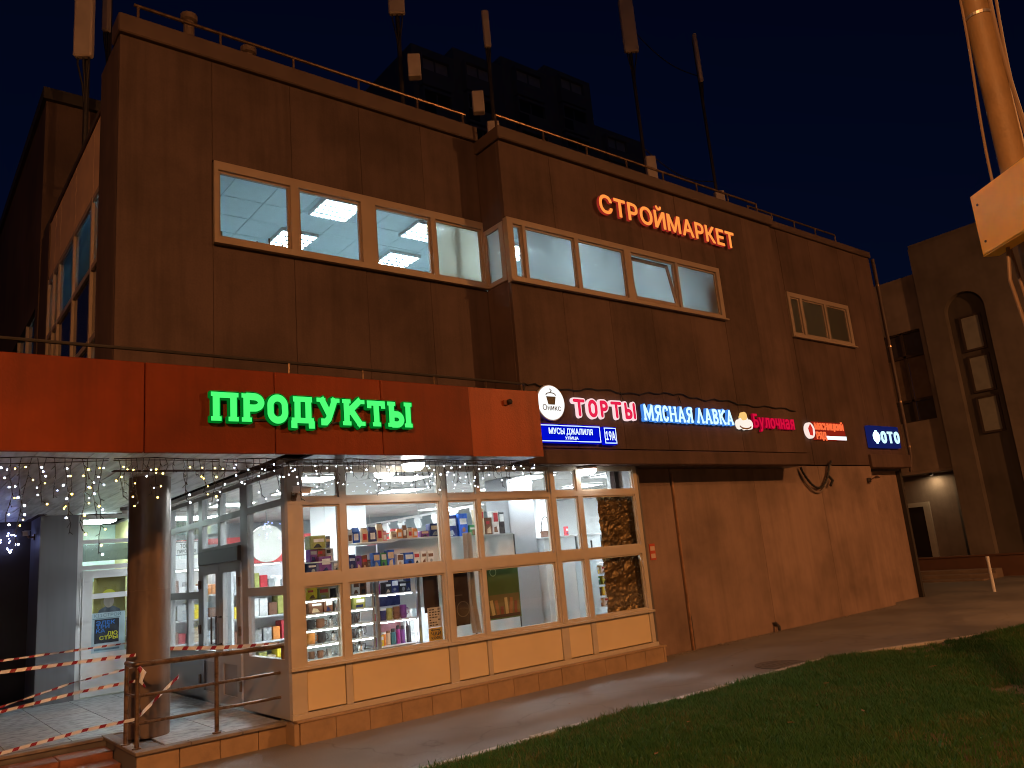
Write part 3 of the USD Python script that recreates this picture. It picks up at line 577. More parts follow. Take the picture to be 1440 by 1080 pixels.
for a, b in ((3.61, 4.6), (4.606, 5.6), (5.606, 6.73)):
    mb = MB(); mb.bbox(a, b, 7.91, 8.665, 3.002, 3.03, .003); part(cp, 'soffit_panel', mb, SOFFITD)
# upper railing on canopy
cr = thing('canopy_railing', 'thin dark rail running along the top of the orange canopy', 'railing')
mb = MB(); mb.tube([(-3, 8.05, 4.05), (2, 8.05, 4.05), (6.75, 8.05, 4.02)], .018, 8); part(cr, 'rail', mb, ANTM)
for xx in (-1.6, 0.0, 3.42, 4.32, 5.3, 6.1, 6.7): mb = MB(); mb.tube([(xx, 8.05, 3.85), (xx, 8.05, 4.04)], .012, 8); part(cr, 'post', mb, STEEL)
# roof railings
def roof_rail(pts, y_off, label, posts):
    t = thing('roof_railing', label, 'railing')
    for dz, r in ((.36, .022), (.18, .012)):
        mb = MB(); mb.tube([(a, b, c + dz) for a, b, c in pts], r, 8); part(t, 'rail', mb, STEEL)
    for p in posts: mb = MB(); mb.tube([p, (p[0], p[1], p[2] + .36)], .018, 8); part(t, 'post', mb, STEEL)
roof_rail([(2.05, 9.2, 8.4), (7.0, 9.2, 8.4)], 0, 'steel tube railing on the roof edge above the left window strip', [(x, 9.2, 8.4) for x in (2.1, 3.1, 4.1, 5.1, 6.1, 6.95)])
roof_rail([(7.15, 8.62, 8.14), (14.0, 8.62, 8.14)], 0, 'steel tube railing on the roof edge above the glowing orange letters', [(x, 8.62, 8.14) for x in np.linspace(7.15, 14.0, 8)])
roof_rail([(14.6, 9.2, 8.48), (18.2, 9.2, 8.48)], 0, 'short steel railing on the roof edge above the small right window', [(x, 9.2, 8.48) for x in np.linspace(14.6, 18.2, 5)])
# small vents on the roof edge
for i, (xv, hh) in enumerate(((2.82, .82), (3.62, .62))):
    mb = MB(); mb.lathe([(.07, 0), (.07, hh), (.11, hh + .02), (.11, hh + .1), (.02, hh + .16), (.001, hh + .16)], (xv, 9.6, 8.0 + .25), 12)
    single('roof_vent', mb, mat('vent_brown', (.12, .085, .07), .7), ('taller' if i == 0 else 'shorter') + ' round vent pipe behind the roof railing at the left corner', 'vent', 'vent pipes on the roof')
# drain pipe at the right edge
dp = thing('drain_pipe', 'thin drain pipe down the right edge of the shop building', 'drain pipe')
mb = MB(); mb.tube([(19.36, 8.93, 8.3), (19.36, 8.93, 3.3), (19.3, 8.97, 2.9)], .045, 10); part(dp, 'pipe', mb, COPING, smooth=50)
for z in (7.6, 6.0, 4.6, 3.5): mb = MB(); mb.lathe([(.055, -.02), (.055, .02)], (19.36, 8.93, z), 10); part(dp, 'bracket', mb, STEEL)

# ================================================================== ANTENNAS on the roof
def antenna(name_label, x, y, zb, zp0, zp1, w, mast_top, extra=()):
    t = thing('roof_antenna', name_label, 'antenna', (x, y, 0), -0.6, 'antennas on the roof')
    mb = MB(); mb.tube([(0, .12, zb), (0, .12, mast_top)], .05, 8); part(t, 'mast', mb, ANTM)
    mb = MB(); mb.bbox(-w / 2, w / 2, -.1, .05, zp0, zp1, .03); part(t, 'panel', mb, ANTW)
    for dx in (-.3, 0, .3): mb = MB(); mb.tube([(dx * w, -.02, zp0), (dx * w, -.02, zp0 - .12), (dx * w * .4, .06, zp0 - .5), (0, .12, zp0 - 1.1)], .018, 6); part(t, 'cable', mb, ANTM)
    for z in (zp0 + .2, zp1 - .2): mb = MB(); mb.box(-.04, .04, .04, .14, z - .03, z + .03); part(t, 'clamp', mb, ANTM)
    for (z0, z1, dx) in extra: mb = MB(); mb.bbox(dx - .14, dx + .14, -.14, .06, z0, z1, .02); part(t, 'radio_unit', mb, ANTW)
antenna('tall antenna panel on a mast at the far left of the roof', 2.32, 14.0, 7.8, 11.0, 13.4, .32, 13.3)
antenna('short thin antenna behind the tall left antenna panel', 2.9, 15.2, 7.8, 12.5, 13.5, .14, 13.4)
antenna('antenna cut by the picture top, one small box on its mast', 8.25, 13.0, 7.8, 13.6, 15.6, .36, 15.5, [(12.0, 12.55, .3)])
antenna('narrow antenna with two boxes on its mast above the bay corner', 10.75, 13.0, 7.8, 13.7, 14.7, .17, 14.6, [(11.95, 12.5, -.35), (11.35, 11.7, -.05)])
antenna('broad antenna panel above the orange letters', 16.05, 13.0, 7.8, 15.5, 17.2, .42, 17.1, [(11.4, 12.2, .1)])
antenna('slim antenna rod on the rightmost roof mast', 19.2, 13.0, 7.8, 15.6, 17.3, .12, 17.2, [(11.0, 11.9, 0)])
cw = thing('antenna_cable', 'thin cables slung between the two rightmost roof masts', 'cable')
for a, b in (((16.1, 13.1, 12.6), (19.2, 13.1, 12.3)), ((16.1, 13.1, 16.6), (19.2, 13.1, 15.9))):
    a, b = np.array(a), np.array(b); mb = MB(); mb.tube([a + (b - a) * t - [0, 0, .35 * math.sin(math.pi * t)] for t in np.linspace(0, 1, 12)], .015, 5); part(cw, 'cable', mb, CABLE)
mb = MB(); mb.box(2.2, 4.6, 13.6, 14.4, 7.9, 8.6); single('roof_cabinet', mb, ANTM, 'dark equipment cabinet at the foot of the left antenna', 'cabinet')

# ================================================================== SIGNS
def arc(cx, cz, rx, rz, a0, a1, n=18):
    return [(cx + rx * math.cos(math.radians(a)), cz + rz * math.sin(math.radians(a))) for a in np.linspace(a0, a1, n)]
def glyph(ch, w, t, serif=0.0, st=None, rnd=False):
    """capital letter one unit tall as strokes"""
    st = st or t * .62; L, Rr, T, Bm = t / 2, w - t / 2, 1 - st / 2, st / 2; V, Hh, sf = [], [], []
    if ch == 'П': V = [[(L, 0), (L, 1)], [(Rr, 0), (Rr, 1)]]; Hh = [[(0, T), (w, T)]]; sf = [(L, 0), (Rr, 0), (L, 1), (Rr, 1)]
    elif ch == 'Н': V = [[(L, 0), (L, 1)], [(Rr, 0), (Rr, 1)]]; Hh = [[(L, .5), (Rr, .5)]]; sf = [(L, 0), (Rr, 0), (L, 1), (Rr, 1)]
    elif ch == 'Р': V = [[(L, 0), (L, 1)], [(L, T), (w * .5, T)] + arc(w * .5, .70, w * .5 - L, .30 - st / 2, 90, -90) + [(L, .40 + st / 2)]]; sf = [(L, 0), (L, 1)]
    elif ch == 'Я': V = [[(Rr, 0), (Rr, 1)], [(Rr, T), (w * .5, T)] + arc(w * .5, .72, w * .5 - L, .28 - st / 2, 90, 270) + [(Rr, .44 + st / 2)], [(w * .5, .46), (L, 0)]]; sf = [(L, 0), (Rr, 0), (Rr, 1)]
    elif ch == 'О': V = [arc(w / 2, .62, w / 2 - L, .38 - st / 2, 0, 180) + arc(w / 2, .38, w / 2 - L, .38 - st / 2, 180, 360) + [(Rr, .62), (Rr, .66)]]
    elif ch == 'С': V = [arc(w / 2, .62, w / 2 - L, .38 - st / 2, 15, 180) + arc(w / 2, .38, w / 2 - L, .38 - st / 2, 180, 345)]; 
    elif ch == 'Д': V = [[(w * .26, .1), (w * .28, 1)], [(w * .76, .1), (w * .76, 1)], [(L * .8, .1), (L * .8, -.17)], [(w - L * .8, .1), (w - L * .8, -.17)]]; Hh = [[(w * .08, T), (w * .94, T)], [(0, st / 2 + .02), (w, st / 2 + .02)]]
    elif ch == 'У': V = [[(L, 1), (w * .55, .36)], [(Rr, 1), (w * .5, .22), (w * .36, Bm), (w * .12, Bm)]]; sf = [(L, 1), (Rr, 1)]
    elif ch == 'К': V = [[(L, 0), (L, 1)], [(L, .45), (Rr, 1)], [(w * .36, .58), (Rr, 0)]]; sf = [(L, 0), (L, 1), (Rr, 0), (Rr, 1)]
    elif ch == 'Т': V = [[(w / 2, 0), (w / 2, 1)]]; Hh = [[(0, T), (w, T)]] + ([[(st / 2, T), (st / 2, T - .2)], [(w - st / 2, T), (w - st / 2, T - .2)]] if serif else []); sf = [(w / 2, 0)]
    elif ch == 'Ы': k = w * .68; V = [[(L, 0), (L, 1)], [(L, Bm), (k * .5, Bm)] + arc(k * .5, .30, k * .5 - L, .30 - st / 2, -90, 90) + [(L, .60 - st / 2)], [(Rr, 0), (Rr, 1)]]; sf = [(L, 0), (L, 1), (Rr, 0), (Rr, 1)]
    elif ch == 'М': V = [[(L, 0), (L, 1)], [(Rr, 0), (Rr, 1)], [(L, 1), (w / 2, .2), (Rr, 1)]]; sf = [(L, 0), (Rr, 0)]
    elif ch == 'А': V = [[(L * .8, 0), (w * .5, 1)], [(w - L * .8, 0), (w * .5, 1)]]; Hh = [[(w * .22, .3), (w * .78, .3)]]; sf = [(L, 0), (Rr, 0)]
    elif ch == 'Л': V = [[(L * .8, 0), (w * .5, 1)], [(w - L * .8, 0), (w * .5, 1)]]; sf = [(L, 0), (Rr, 0)]
    elif ch == 'В': V = [[(L, 0), (L, 1)], [(L, T), (w * .5, T)] + arc(w * .5, .76, w * .42 - L, .24 - st / 2, 90, -90) + [(L, .52)], [(L, .52), (w * .5, .52)] + arc(w * .5, .27, w * .5 - L, .26 - st / 2, 90, -90) + [(L, Bm)]]; sf = [(L, 0), (L, 1)]
    elif ch == 'Ф': V = [[(w / 2, -.06), (w / 2, 1.06)], arc(w / 2, .5, w / 2 - L, .34, 0, 362, 30)]
    cap, jn = (1, 1) if rnd else (2, 2)
    if rnd: V, Hh = [[(x, .0 + t / 2 + z * (1 - t)) if z in (0, 1) else (x, z) for x, z in l] for l in V], Hh
    g = [LineString(l).buffer(t / 2, cap_style=cap, join_style=jn, mitre_limit=2) for l in V] + [LineString(l).buffer(st / 2, cap_style=cap, join_style=jn) for l in Hh]
    if serif: g += [sbox(x - serif - t / 2, (0 if z == 0 else 1 - .15), x + serif + t / 2, (.15 if z == 0 else 1)) for x, z in sf]
    r = unary_union(g)
    return r.buffer(.012).buffer(-.012)

def letter_sign(name, label, word, x0, x1, z0, z1, Y, depth, face_mat, case_mat, glyphf, halo, gap=0.08, slope=0.0, cat='sign', standoff=0.02, zjit=None):
    """each letter: a casing with a lit face"""
    t = thing(name, label, cat, (x0, Y, z0))
    gl = [None if ch == ' ' else glyphf(ch) for ch in word]
    adv = [0.35 if g is None else g.bounds[2] - g.bounds[0] + gap for g in gl]; tot = sum(adv) - gap; sx = (x1 - x0) / tot; sz = z1 - z0; x = 0.0
    for g, a in zip(gl, adv):
        if g is not None:
            s = affinity.translate(affinity.scale(affinity.translate(g, -g.bounds[0], 0), sx, sz, origin=(0, 0)), x * sx, 0)
            mb = MB(); mb.poly(s.buffer(halo, join_style=1), depth - .004, 0, -standoff, 0); L = part(t, 'letter', mb, case_mat)
            mb = MB(); mb.poly(s.simplify(.0015), .006, 0, -standoff - depth + .004, 0); part(L, 'face', mb, face_mat)
        x += a
    return t
GREEN = glow('green_letter_face', (0.075, 1.0, 0.17), 1.1); GREENC = glow('green_letter_side', (0.0, 0.14, 0.012), 1.0)
SW = {'П': .92, 'Р': .84, 'О': .86, 'Д': .96, 'У': .9, 'К': .92, 'Т': .88, 'Ы': 1.1}
letter_sign('grocery_sign', 'green glowing slab letters on the orange canopy', 'ПРОДУКТЫ', 2.49, 4.78, 3.31, 3.60, 7.85, .06, GREEN, GREENC, lambda c: glyph(c, SW[c], .25, .07 if c not in 'ОД' else 0, .19), .014, .13)
rs = thing('sign_mounting_rail', 'dark mounting rails behind the green letters', 'rail')
for z in (3.345, 3.52): mb = MB(); mb.box(2.5, 4.76, 7.832, 7.848, z - .01, z + .01); part(rs, 'rail', mb, BLACK)
# orange letters: sans capitals, one by one
def inter_glyph(ch):
    from PIL import Image, ImageDraw, ImageFont
    return None
def sans_sign(name, label, word, x0, x1, z0, z1, Y, depth, face_mat, case_mat, halo, standoff=.03, slant=0.0):
    t = thing(name, label, 'sign', (x0, Y, z0)); ms = []; x = 0.0; H = z1 - z0
    for ch in word:
        if ch == ' ': x += H * .35; continue
        tm = meshkit.text_mesh(ch, H, .006, True); tm.apply_translation([-tm.bounds[0][0], 0, 0]); w = tm.bounds[1][0]; ms.append((tm, x)); x += w + H * .16
    sx = (x1 - x0) / (x - H * .16)
    for tm, x in ms:
        v = tm.vertices.copy(); f = tm.faces
        def put(depth0, depth1, grow=1.0):
            c = (v[:, :2].min(0) + v[:, :2].max(0)) / 2; zz = np.where(v[:, 2] > .003, depth1, depth0)
            xy = c + (v[:, :2] - c) * grow
            return np.stack([(x + xy[:, 0]) * sx + slant * xy[:, 1], -zz, xy[:, 1]], 1), f
        L = part(t, 'letter', put(standoff, standoff + depth, halo), case_mat); part(L, 'face', put(standoff + depth, standoff + depth + .006), face_mat)
    return t
sans_sign('building_shop_sign', 'orange glowing capitals high on the bay beneath the roof railing', 'СТРОЙМАРКЕТ', 8.95, 12.58, 7.14, 7.45, 8.43, .05, glow('orange_letter_face', (1.0, 0.30, 0.055), 1.05), glow('orange_letter_side', (0.30, 0.02, 0.012), 1.0), 1.03, .05)
# round sign
rsn = thing('round_bakery_sign', 'round white glowing sign with a cup above the blue street sign', 'sign', (7.49, 8.43, 3.865))
mb = MB(); mb.poly(Point(0, 0).buffer(.265, 32), .05, 0, -.01, 0); part(rsn, 'case', mb, mat('sign_case_grey', (0.35, 0.35, 0.36), 0.4))
mb = MB(); mb.poly(Point(0, 0).buffer(.25, 32), .01, 0, -.06, 0); part(rsn, 'face', mb, glow('round_sign_glow', (0.95, 0.97, 0.95), 1.15))
mb = MB(); mb.poly(Polygon([(-.09, .09), (.09, .09), (.06, -.03), (-.06, -.03)]), .004, 0, -.07, .0); mb.poly(LineString(arc(0, .10, .09, .035, 0, 180)).buffer(.007), .004, 0, -.07, .01); mb.poly(LineString([(-.01, .15), (.02, .175), (-.01, .2)]).buffer(.006), .004, 0, -.07, 0)
part(rsn, 'cup_emblem', mb, mat('sign_ink_grey', (0.12, 0.12, 0.11), 0.6))
a, b = textw('Оникс', .085, False); mb = MB(); mb.text('Оникс', .085, .004, -(a + b) / 2, -.07, -.115, 1, False); part(rsn, 'lettering', mb, MATS['sign_ink_grey'])
# red rounded letters
REDF = glow('red_letter_face', (0.85, 0.018, 0.075), 0.95); PINKW = glow('white_letter_rim', (1.0, 0.72, 0.74), 1.0)
letter_sign('cake_shop_sign', 'red rounded glowing letters with white rims beside the round sign', 'ТОРТЫ', 7.92, 9.24, 3.685, 3.945, 8.43, .05, REDF, PINKW, lambda c: glyph(c, {'Т': .85, 'О': .82, 'Р': .72, 'Ы': 1.05}[c], .22, 0, .18, rnd=True), .022, .30)
WW = {'М': 1.05, 'Я': .72, 'С': .68, 'Н': .78, 'А': .84, 'Л': .84, 'В': .68, 'К': .8}
letter_sign('butcher_sign', 'white serif letters with a blue glow in the middle of the bay', 'МЯСНАЯ ЛАВКА', 9.42, 11.74, 3.675, 3.93, 8.43, .06, glow('white_letter_face', (0.62, 0.93, 1.0), 1.25), glow('blue_letter_side', (0.03, 0.12, 0.38), 2.0), lambda c: glyph(c, WW[c], .18, .05, .12), .010, .14)
# bun emblem
bn = thing('bun_emblem', 'glowing white bun emblem with a yellow top between two signs', 'sign', (12.08, 8.43, 3.63))
sh = unary_union([Point(-.14, .07).buffer(.09), Point(0, .1).buffer(.13), Point(.14, .07).buffer(.09), sbox(-.2, -.01, .2, .08)])
mb = MB(); mb.poly(sh, .05, 0, -.02, 0); part(bn, 'bun', mb, glow('bun_glow', (1.0, 0.9, 0.78), 1.0))
mb = MB(); mb.poly(Point(0, .22).buffer(.075), .06, 0, -.02, 0); mb.poly(Point(-.05, .19).buffer(.05), .055, 0, -.02, 0); part(bn, 'topping', mb, glow('bun_top_glow', (1.0, 0.62, 0.2), 0.95))
mb = MB(); mb.poly(LineString(arc(0, .05, .17, .06, 200, 340)).buffer(.012), .055, 0, -.02, 0); part(bn, 'shade_line', mb, mat('bun_line', (.3, .2, .12), .6))
sans_sign('bakery_word_sign', 'narrow red glowing letters at the right end of the bay', 'Булочная', 12.36, 13.66, 3.66, 3.90, 8.43, .04, glow('crimson_letter_face', (0.72, 0.006, 0.045), 0.9), glow('crimson_letter_side', (0.28, 0.0, 0.02), 1.0), 1.04, .02)
# red butcher sign on the right wall
ms = thing('meat_row_sign', 'red board sign with white disc and white bar on the right wall', 'sign', (15.28, 9.0, 3.62))
mb = MB(); mb.box(.02, 1.3, -.035, -.012, -.03, .36); part(ms, 'board', mb, glow('red_board_glow', (0.30, 0.018, 0.008), 0.8))
mb = MB(); mb.poly(Point(-.12, .16).buffer(.17, 24), .05, 0, -.012, 0); part(ms, 'disc', mb, glow('disc_glow', (1.0, 0.8, 0.72), 1.0))
mb = MB(); mb.poly(Polygon([(-.16, .06), (-.06, .05), (-.03, .2), (-.1, .3), (-.2, .2)]), .006, 0, -.062, 0); part(ms, 'emblem', mb, glow('disc_red', (0.6, 0.03, 0.02), 1.0))
RL = glow('red_orange_letter', (1.0, 0.16, 0.05), 1.0)
a, b = textw('МЯСНИЦКИЙ', .14); mb = MB(); mb.text('МЯСНИЦКИЙ', .14, .02, .08, -.036, .19, 1.14 / (b - a)); part(ms, 'lettering', mb, RL)
a, b = textw('РЯД', .15); mb = MB(); mb.text('РЯД', .15, .02, .1, -.036, -.01, .38 / (b - a)); part(ms, 'lettering', mb, RL)
mb = MB(); mb.box(.5, 1.3, -.05, -.036, -.02, .06); part(ms, 'bar', mb, glow('bar_glow', (0.85, 0.97, 1.0), 1.2))
# photo sign
ph = thing('photo_sign', 'blue glowing box sign with white letters at the far right edge', 'sign', (17.55, 9.0, 3.5))
mb = MB(); mb.bbox(-.05, 1.36, -.1, -.015, -.05, .46, .012); part(ph, 'box', mb, glow('photo_box_glow', (0.01, 0.016, 0.13), 0.7))
mb = MB()
x = .1
for ch in 'ФОТО':
    g_ = affinity.scale(glyph(ch, .9 if ch != 'Ф' else 1.1, .26, 0, .2), .26, .27, origin=(0, 0)); mb = MB(); mb.poly(g_, .02, x, -.1, .06); part(ph, 'letter', mb, glow('photo_letter_hot' if ch == 'Ф' else 'photo_letter', (0.55, 0.85, 1.0), 2.6 if ch == 'Ф' else 1.3)); x += (.31 if ch != 'Ф' else .36)
# street name and number signs
BLUE = glow('street_sign_blue', (0.0, 0.004, 0.60), 1.0); SWHITE = glow('street_sign_white', (0.80, 0.92, 1.0), 1.1)
def plate(name, label, x0, x1, z0, z1, lines):
    t = thing(name, label, 'sign', (x0, 8.43, z0)); w, h = x1 - x0, z1 - z0
    mb = MB(); mb.bbox(0, w, -.09, -.02, 0, h, .008); part(t, 'box', mb, BLUE)
    mb = MB(); mb.poly(sbox(.015, .015, w - .015, h - .015).difference(sbox(.028, .028, w - .028, h - .028)), .004, 0, -.09, 0); part(t, 'border', mb, SWHITE)
    for txt, hh, zz, ww in lines:
        a, b = textw(txt, hh); s = ww / (b - a); mb = MB(); mb.text(txt, hh, .004, w / 2 - (a + b) / 2 * s, -.09, zz, s); part(t, 'lettering', mb, SWHITE)
plate('street_name_sign', 'long blue glowing street name plate under the round sign', 7.20, 8.40, 3.28, 3.55, [('МУСЫ ДЖАЛИЛЯ', .085, .125, .86), ('УЛИЦА', .04, .05, .26)])
plate('house_number_sign', 'small square blue glowing house number plate', 8.46, 8.74, 3.27, 3.54, [('19А', .13, .07, .2)])
# notice plate and cables on the lower wall
nt = thing('notice_plate', 'small red and white notice on the wall right of the shop window', 'notice', (9.87, 9.0, 1.5))
mb = MB(); mb.box(0, .13, -.012, -.002, 0, .26); part(nt, 'plate', mb, mat('notice_red', (0.5, 0.08, 0.04), 0.5))
mb = MB(); mb.box(.015, .115, -.016, -.012, .03, .1); mb.box(.015, .115, -.016, -.012, .15, .22); part(nt, 'print', mb, mat('notice_white', (0.65, 0.5, 0.45), 0.5))
pts = [(7.03, 8.40, 4.0), (7.05, 8.41, 4.13), (7.4, 8.41, 4.12), (7.9, 8.41, 4.08), (8.5, 8.41, 4.14), (9.2, 8.41, 4.10), (9.8, 8.41, 4.15), (10.4, 8.41, 4.17), (11.0, 8.41, 4.10), (11.6, 8.41, 4.13), (12.3, 8.41, 4.06), (13.2, 8.41, 4.07), (14.0, 8.41, 4.03)]
pts = [np.array(p) for p in pts]; fine = [pts[i] + (pts[i + 1] - pts[i]) * t + [0, 0, .02 * math.sin(9 * (i + t))] for i in range(len(pts) - 1) for t in np.linspace(0, .8, 5)]
fc = thing('facade_cable', 'slack black cable running along the bay above the glowing signs', 'cable')
mb = MB(); mb.tube(fine, .011, 6); part(fc, 'cable', mb, CABLE)
for xx in (10.4, 7.4, 9.0): mb = MB(); mb.tube([(xx, 8.41, 4.13), (xx + .03, 8.40, 4.0)], .008, 5); part(fc, 'drop', mb, CABLE)
wp = thing('wall_conduit', 'thin vertical conduit on the lower wall right of the shop window', 'conduit')
mb = MB(); mb.tube([(10.62, 8.975, .0), (10.62, 8.975, 2.9)], .022, 8); part(wp, 'pipe', mb, mat('rusty_conduit', (0.3, 0.17, 0.1), 0.5, metallic=0.4, vary=.4, scale=5))
mb = MB(); mb.tube([(10.66, 8.985, .0), (10.66, 8.98, .5), (10.62, 8.97, .62)], .014, 6); part(wp, 'side_pipe', mb, ANTM)
rb_ = MB(); rr_ = random.Random(11); ic = trimesh.creation.icosphere(subdivisions=0, radius=1.0)
for k in range(420):
    x = rr_.uniform(9.7, 17.4); a = abs(rr_.gauss(0, .07)); q_ = rr_.uniform(.004, .016) * (1.6 if rr_.random() < .06 else 1)
    rb_.add(ic.vertices * [q_ * rr_.uniform(.8, 1.8), q_ * rr_.uniform(.8, 1.5), q_ * .6] + [x, 8.985 - a, q_ * .3], ic.faces)
tag(part(None, 'gravel', rb_, mat('grit', (.22, .19, .17), .9, vary=.3, scale=20)), 'loose grit and crumbs along the foot of the blank lower wall', 'gravel', kind='stuff')
hose = thing('corrugated_hose', 'looped dark corrugated hose hanging from the end of the ledge', 'hose')
t_ = np.linspace(0, 1, 60); hp = np.stack([14.55 + 1.2 * t_, np.full(60, 8.93), 3.0 - .42 * np.sin(math.pi * np.clip(t_ * 1.12, 0, 1)) ** .8 + np.where(t_ > .85, (t_ - .85) * .9, 0)], 1)
mb = MB(); mb.tube(hp, (.024 + .005 * np.sin(np.arange(60) * 2.1)), 10); part(hose, 'hose', mb, BLACK, smooth=60)
mb = MB(); mb.tube(hp - [0.0, -.03, .09], .018, 6); part(hose, 'cable', mb, mat('grey_cable', (.2, .16, .14), .5))
mb = MB(); mb.tube([(15.55, 8.95, 2.85), (15.62, 8.9, 2.72), (15.5, 8.9, 2.62)], .03, 8); part(hose, 'end_loop', mb, BLACK)
tp = thing('wall_tap', 'small dark pipe stub low on the wall', 'pipe stub', (12.95, 9.0, .12))
mb = MB(); mb.tube([(0, 0, 0), (0, -.08, 0), (0, -.1, -.02), (0, -.1, -.09)], .028, 8); part(tp, 'elbow', mb, ANTM)
mb = MB(); mb.lathe([(.05, -.01), (.05, .01), (.001, .01)], (0, -.02, .04), 10); part(tp, 'flange', mb, ANTM)
wc_ = thing('wall_lamp', 'small unlit lamp on the wall below the right ledge', 'lamp', (17.25, 9.0, 2.72))
mb = MB(); mb.bbox(-.05, .05, -.06, 0, -.05, .05, .01); part(wc_, 'base', mb, ANTM)
mb = MB(); mb.tube([(0, -.05, 0), (0, -.2, .05)], .012, 6); mb.lathe([(.02, .06), (.07, .0), (.065, .0)], (0, -.22, .02), 12); part(wc_, 'shade', mb, STEEL)

# ================================================================== LIGHTS under canopy, cameras
def dome_lamp(x, y, z, label):
    t = thing('soffit_lamp', label, 'lamp', (x, y, z), 0, 'round lamps under the overhang')
    mb = MB(); mb.lathe([(.001, 0), (.15, 0), (.15, -.03), (.135, -.035)], n=24); part(t, 'base', mb, WHITEP)
    mb = MB(); mb.lathe([(.135, -.032), (.132, -.07), (.1, -.105), (.001, -.118)], n=24); part(t, 'globe', mb, glow('soffit_lamp_glow', (1.0, 0.97, 0.9), 28.0), smooth=60); return t
l0 = dome_lamp(5.11, 8.35, 3.0, 'round glowing lamp under the orange canopy in front of the shop window')
dup(l0, (8.32, 8.63, 2.965), 0, 'round glowing lamp under the bay right of the orange canopy')
def bullet_camera(loc, rotz, label):
    t = thing('security_camera', label, 'camera', loc, rotz, 'security cameras around the entrance')
    mb = MB(); mb.bbox(-.03, .03, -.02, .0, -.05, .05, .006); mb.tube([(0, -.02, 0), (0, -.08, -.01), (0, -.1, .03)], .013, 8); part(t, 'bracket', mb, STEEL)
    mb = MB(); mb.obox((.05, -.13, .055), (.9, -.42, -.12), (.42, .9, 0), (.11, -.05, .99), .1, .035, .032); part(t, 'body', mb, WHITEP)
    mb = MB(); mb.obox((.06, -.134, .09), (.9, -.42, -.12), (.42, .9, 0), (.11, -.05, .99), .12, .042, .005); part(t, 'hood', mb, WHITEP); return t
c0 = bullet_camera((3.69, 8.665, 2.64), 0, 'small bullet camera on the corner post of the shop window')
dup(c0, (1.945, 14.7, 2.72), -1.4, 'small bullet camera on the grey pier at the back of the porch')
sn = thing('motion_sensor', 'dark round sensor on the bright end panel of the orange fascia', 'sensor', (6.28, 7.84, 3.70))
mb = MB(); mb.lathe([(.001, 0), (.035, 0), (.035, .05), (.02, .07), (.001, .075)], n=14); v, f = mb.get(); part(sn, 'lens', (np.stack([v[:, 0], -v[:, 2], v[:, 1]], 1), f), BLACK)
mb = MB(); mb.box(-.08, -.03, -.02, 0, -.04, .02); part(sn, 'bracket', mb, mat('rust', (.25, .07, .03), .7))
dsn = thing('dome_sensor', 'white dome sensor on the porch ceiling above the white door', 'sensor', (2.95, 13.2, 3.0))
mb = MB(); mb.lathe([(.001, 0), (.09, 0), (.09, -.04), (.07, -.05)], n=18); part(dsn, 'base', mb, mat('sensor_grey', (.2, .2, .2), .5))
mb = MB(); mb.lathe([(.068, -.05), (.055, -.09), (.001, -.105)], n=18); part(dsn, 'dome', mb, WHITEP, smooth=60)

# ================================================================== ICICLE LIGHTS
LEDC = {'cool': glow('led_cool', (0.72, 0.82, 1.0), 12.0), 'blue': glow('led_blue', (0.35, 0.42, 1.0), 14.0), 'warm': glow('led_warm', (1.0, 0.62, 0.12), 14.0)}
def garland(label, x0, x1, Y, drops, mixp, lit, zt=2.985):
    t = thing('icicle_lights', label, 'fairy lights', group='icicle lights under the canopy edge'); r = random.Random(int(abs(x0) * 100) + 5)
    cab = MB(); xs = np.linspace(x0, x1, 40); cab.tube([(x, Y, zt - .02 - .015 * abs(math.sin(x * 3.1))) for x in xs], .0055, 5)
    cab.tube([(x, Y + .02, zt - .06 - .02 * math.sin(x * 2.3)) for x in xs], .0045, 5)
    bulbs = {k: MB() for k in LEDC}; ico = trimesh.creation.icosphere(subdivisions=1, radius=1.0)
    x = x0 + .04
    while x < x1:
        ln = r.choice(drops) * r.uniform(.75, 1.15); nb = max(2, int(ln / .075)); px, pz = x, zt - .03; col = r.choices(list(mixp), list(mixp.values()))[0]
        path = [(x, Y, pz)]
        for j in range(nb):
            px += r.uniform(-.022, .022); pz -= ln / nb; path.append((px, Y + r.uniform(-.015, .015), pz))
            sd = r.choice((-1, 1)); bx, bz = px + sd * r.uniform(.015, .04), pz - r.uniform(-.005, .03); cab.tube([(px, Y, pz + .02), (bx, Y - .01, bz)], .003, 4)
            if r.random() < lit:
                c = col if r.random() < .7 else r.choices(list(mixp), list(mixp.values()))[0]; s = r.uniform(.006, .0105)
                bulbs[c].add(ico.vertices * s + [bx, Y - .012, bz], ico.faces)
        cab.tube(path, .0032, 4); x += r.uniform(.042, .085)
    part(t, 'cable', cab, CABLE)
    for k, mb in bulbs.items():
        if mb.n: part(t, f'{k}_bulbs', mb, LEDC[k]).SetCustomDataByKey('kind', 'stuff')
garland('long mixed warm and bluish icicle lights left of the round column', -0.6, 1.62, 7.93, [.2, .35, .55, .75], {'cool': .35, 'blue': .3, 'warm': .35}, .75)
garland('warm icicle lights in front of the round column', 1.66, 2.62, 7.93, [.15, .25, .4], {'warm': .8, 'cool': .2}, .55)
garland('cool white icicle lights in front of the shop window transoms', 2.66, 6.7, 7.93, [.12, .2, .3, .38], {'cool': 1.0}, .62)
far = thing('icicle_lights', 'small bluish fairy lights glowing on the dark back wall of the porch', 'fairy lights', group='icicle lights under the canopy edge'); r = random.Random(3); ico = trimesh.creation.icosphere(subdivisions=1, radius=1.0); mb = MB()
for i in range(34): mb.add(ico.vertices * r.uniform(.009, .015) + [1.75 - abs(r.gauss(0, .28)), 15.03, 2.82 - abs(r.gauss(0, .13))], ico.faces)
part(far, 'blue_bulbs', mb, LEDC['blue']).SetCustomDataByKey('kind', 'stuff')
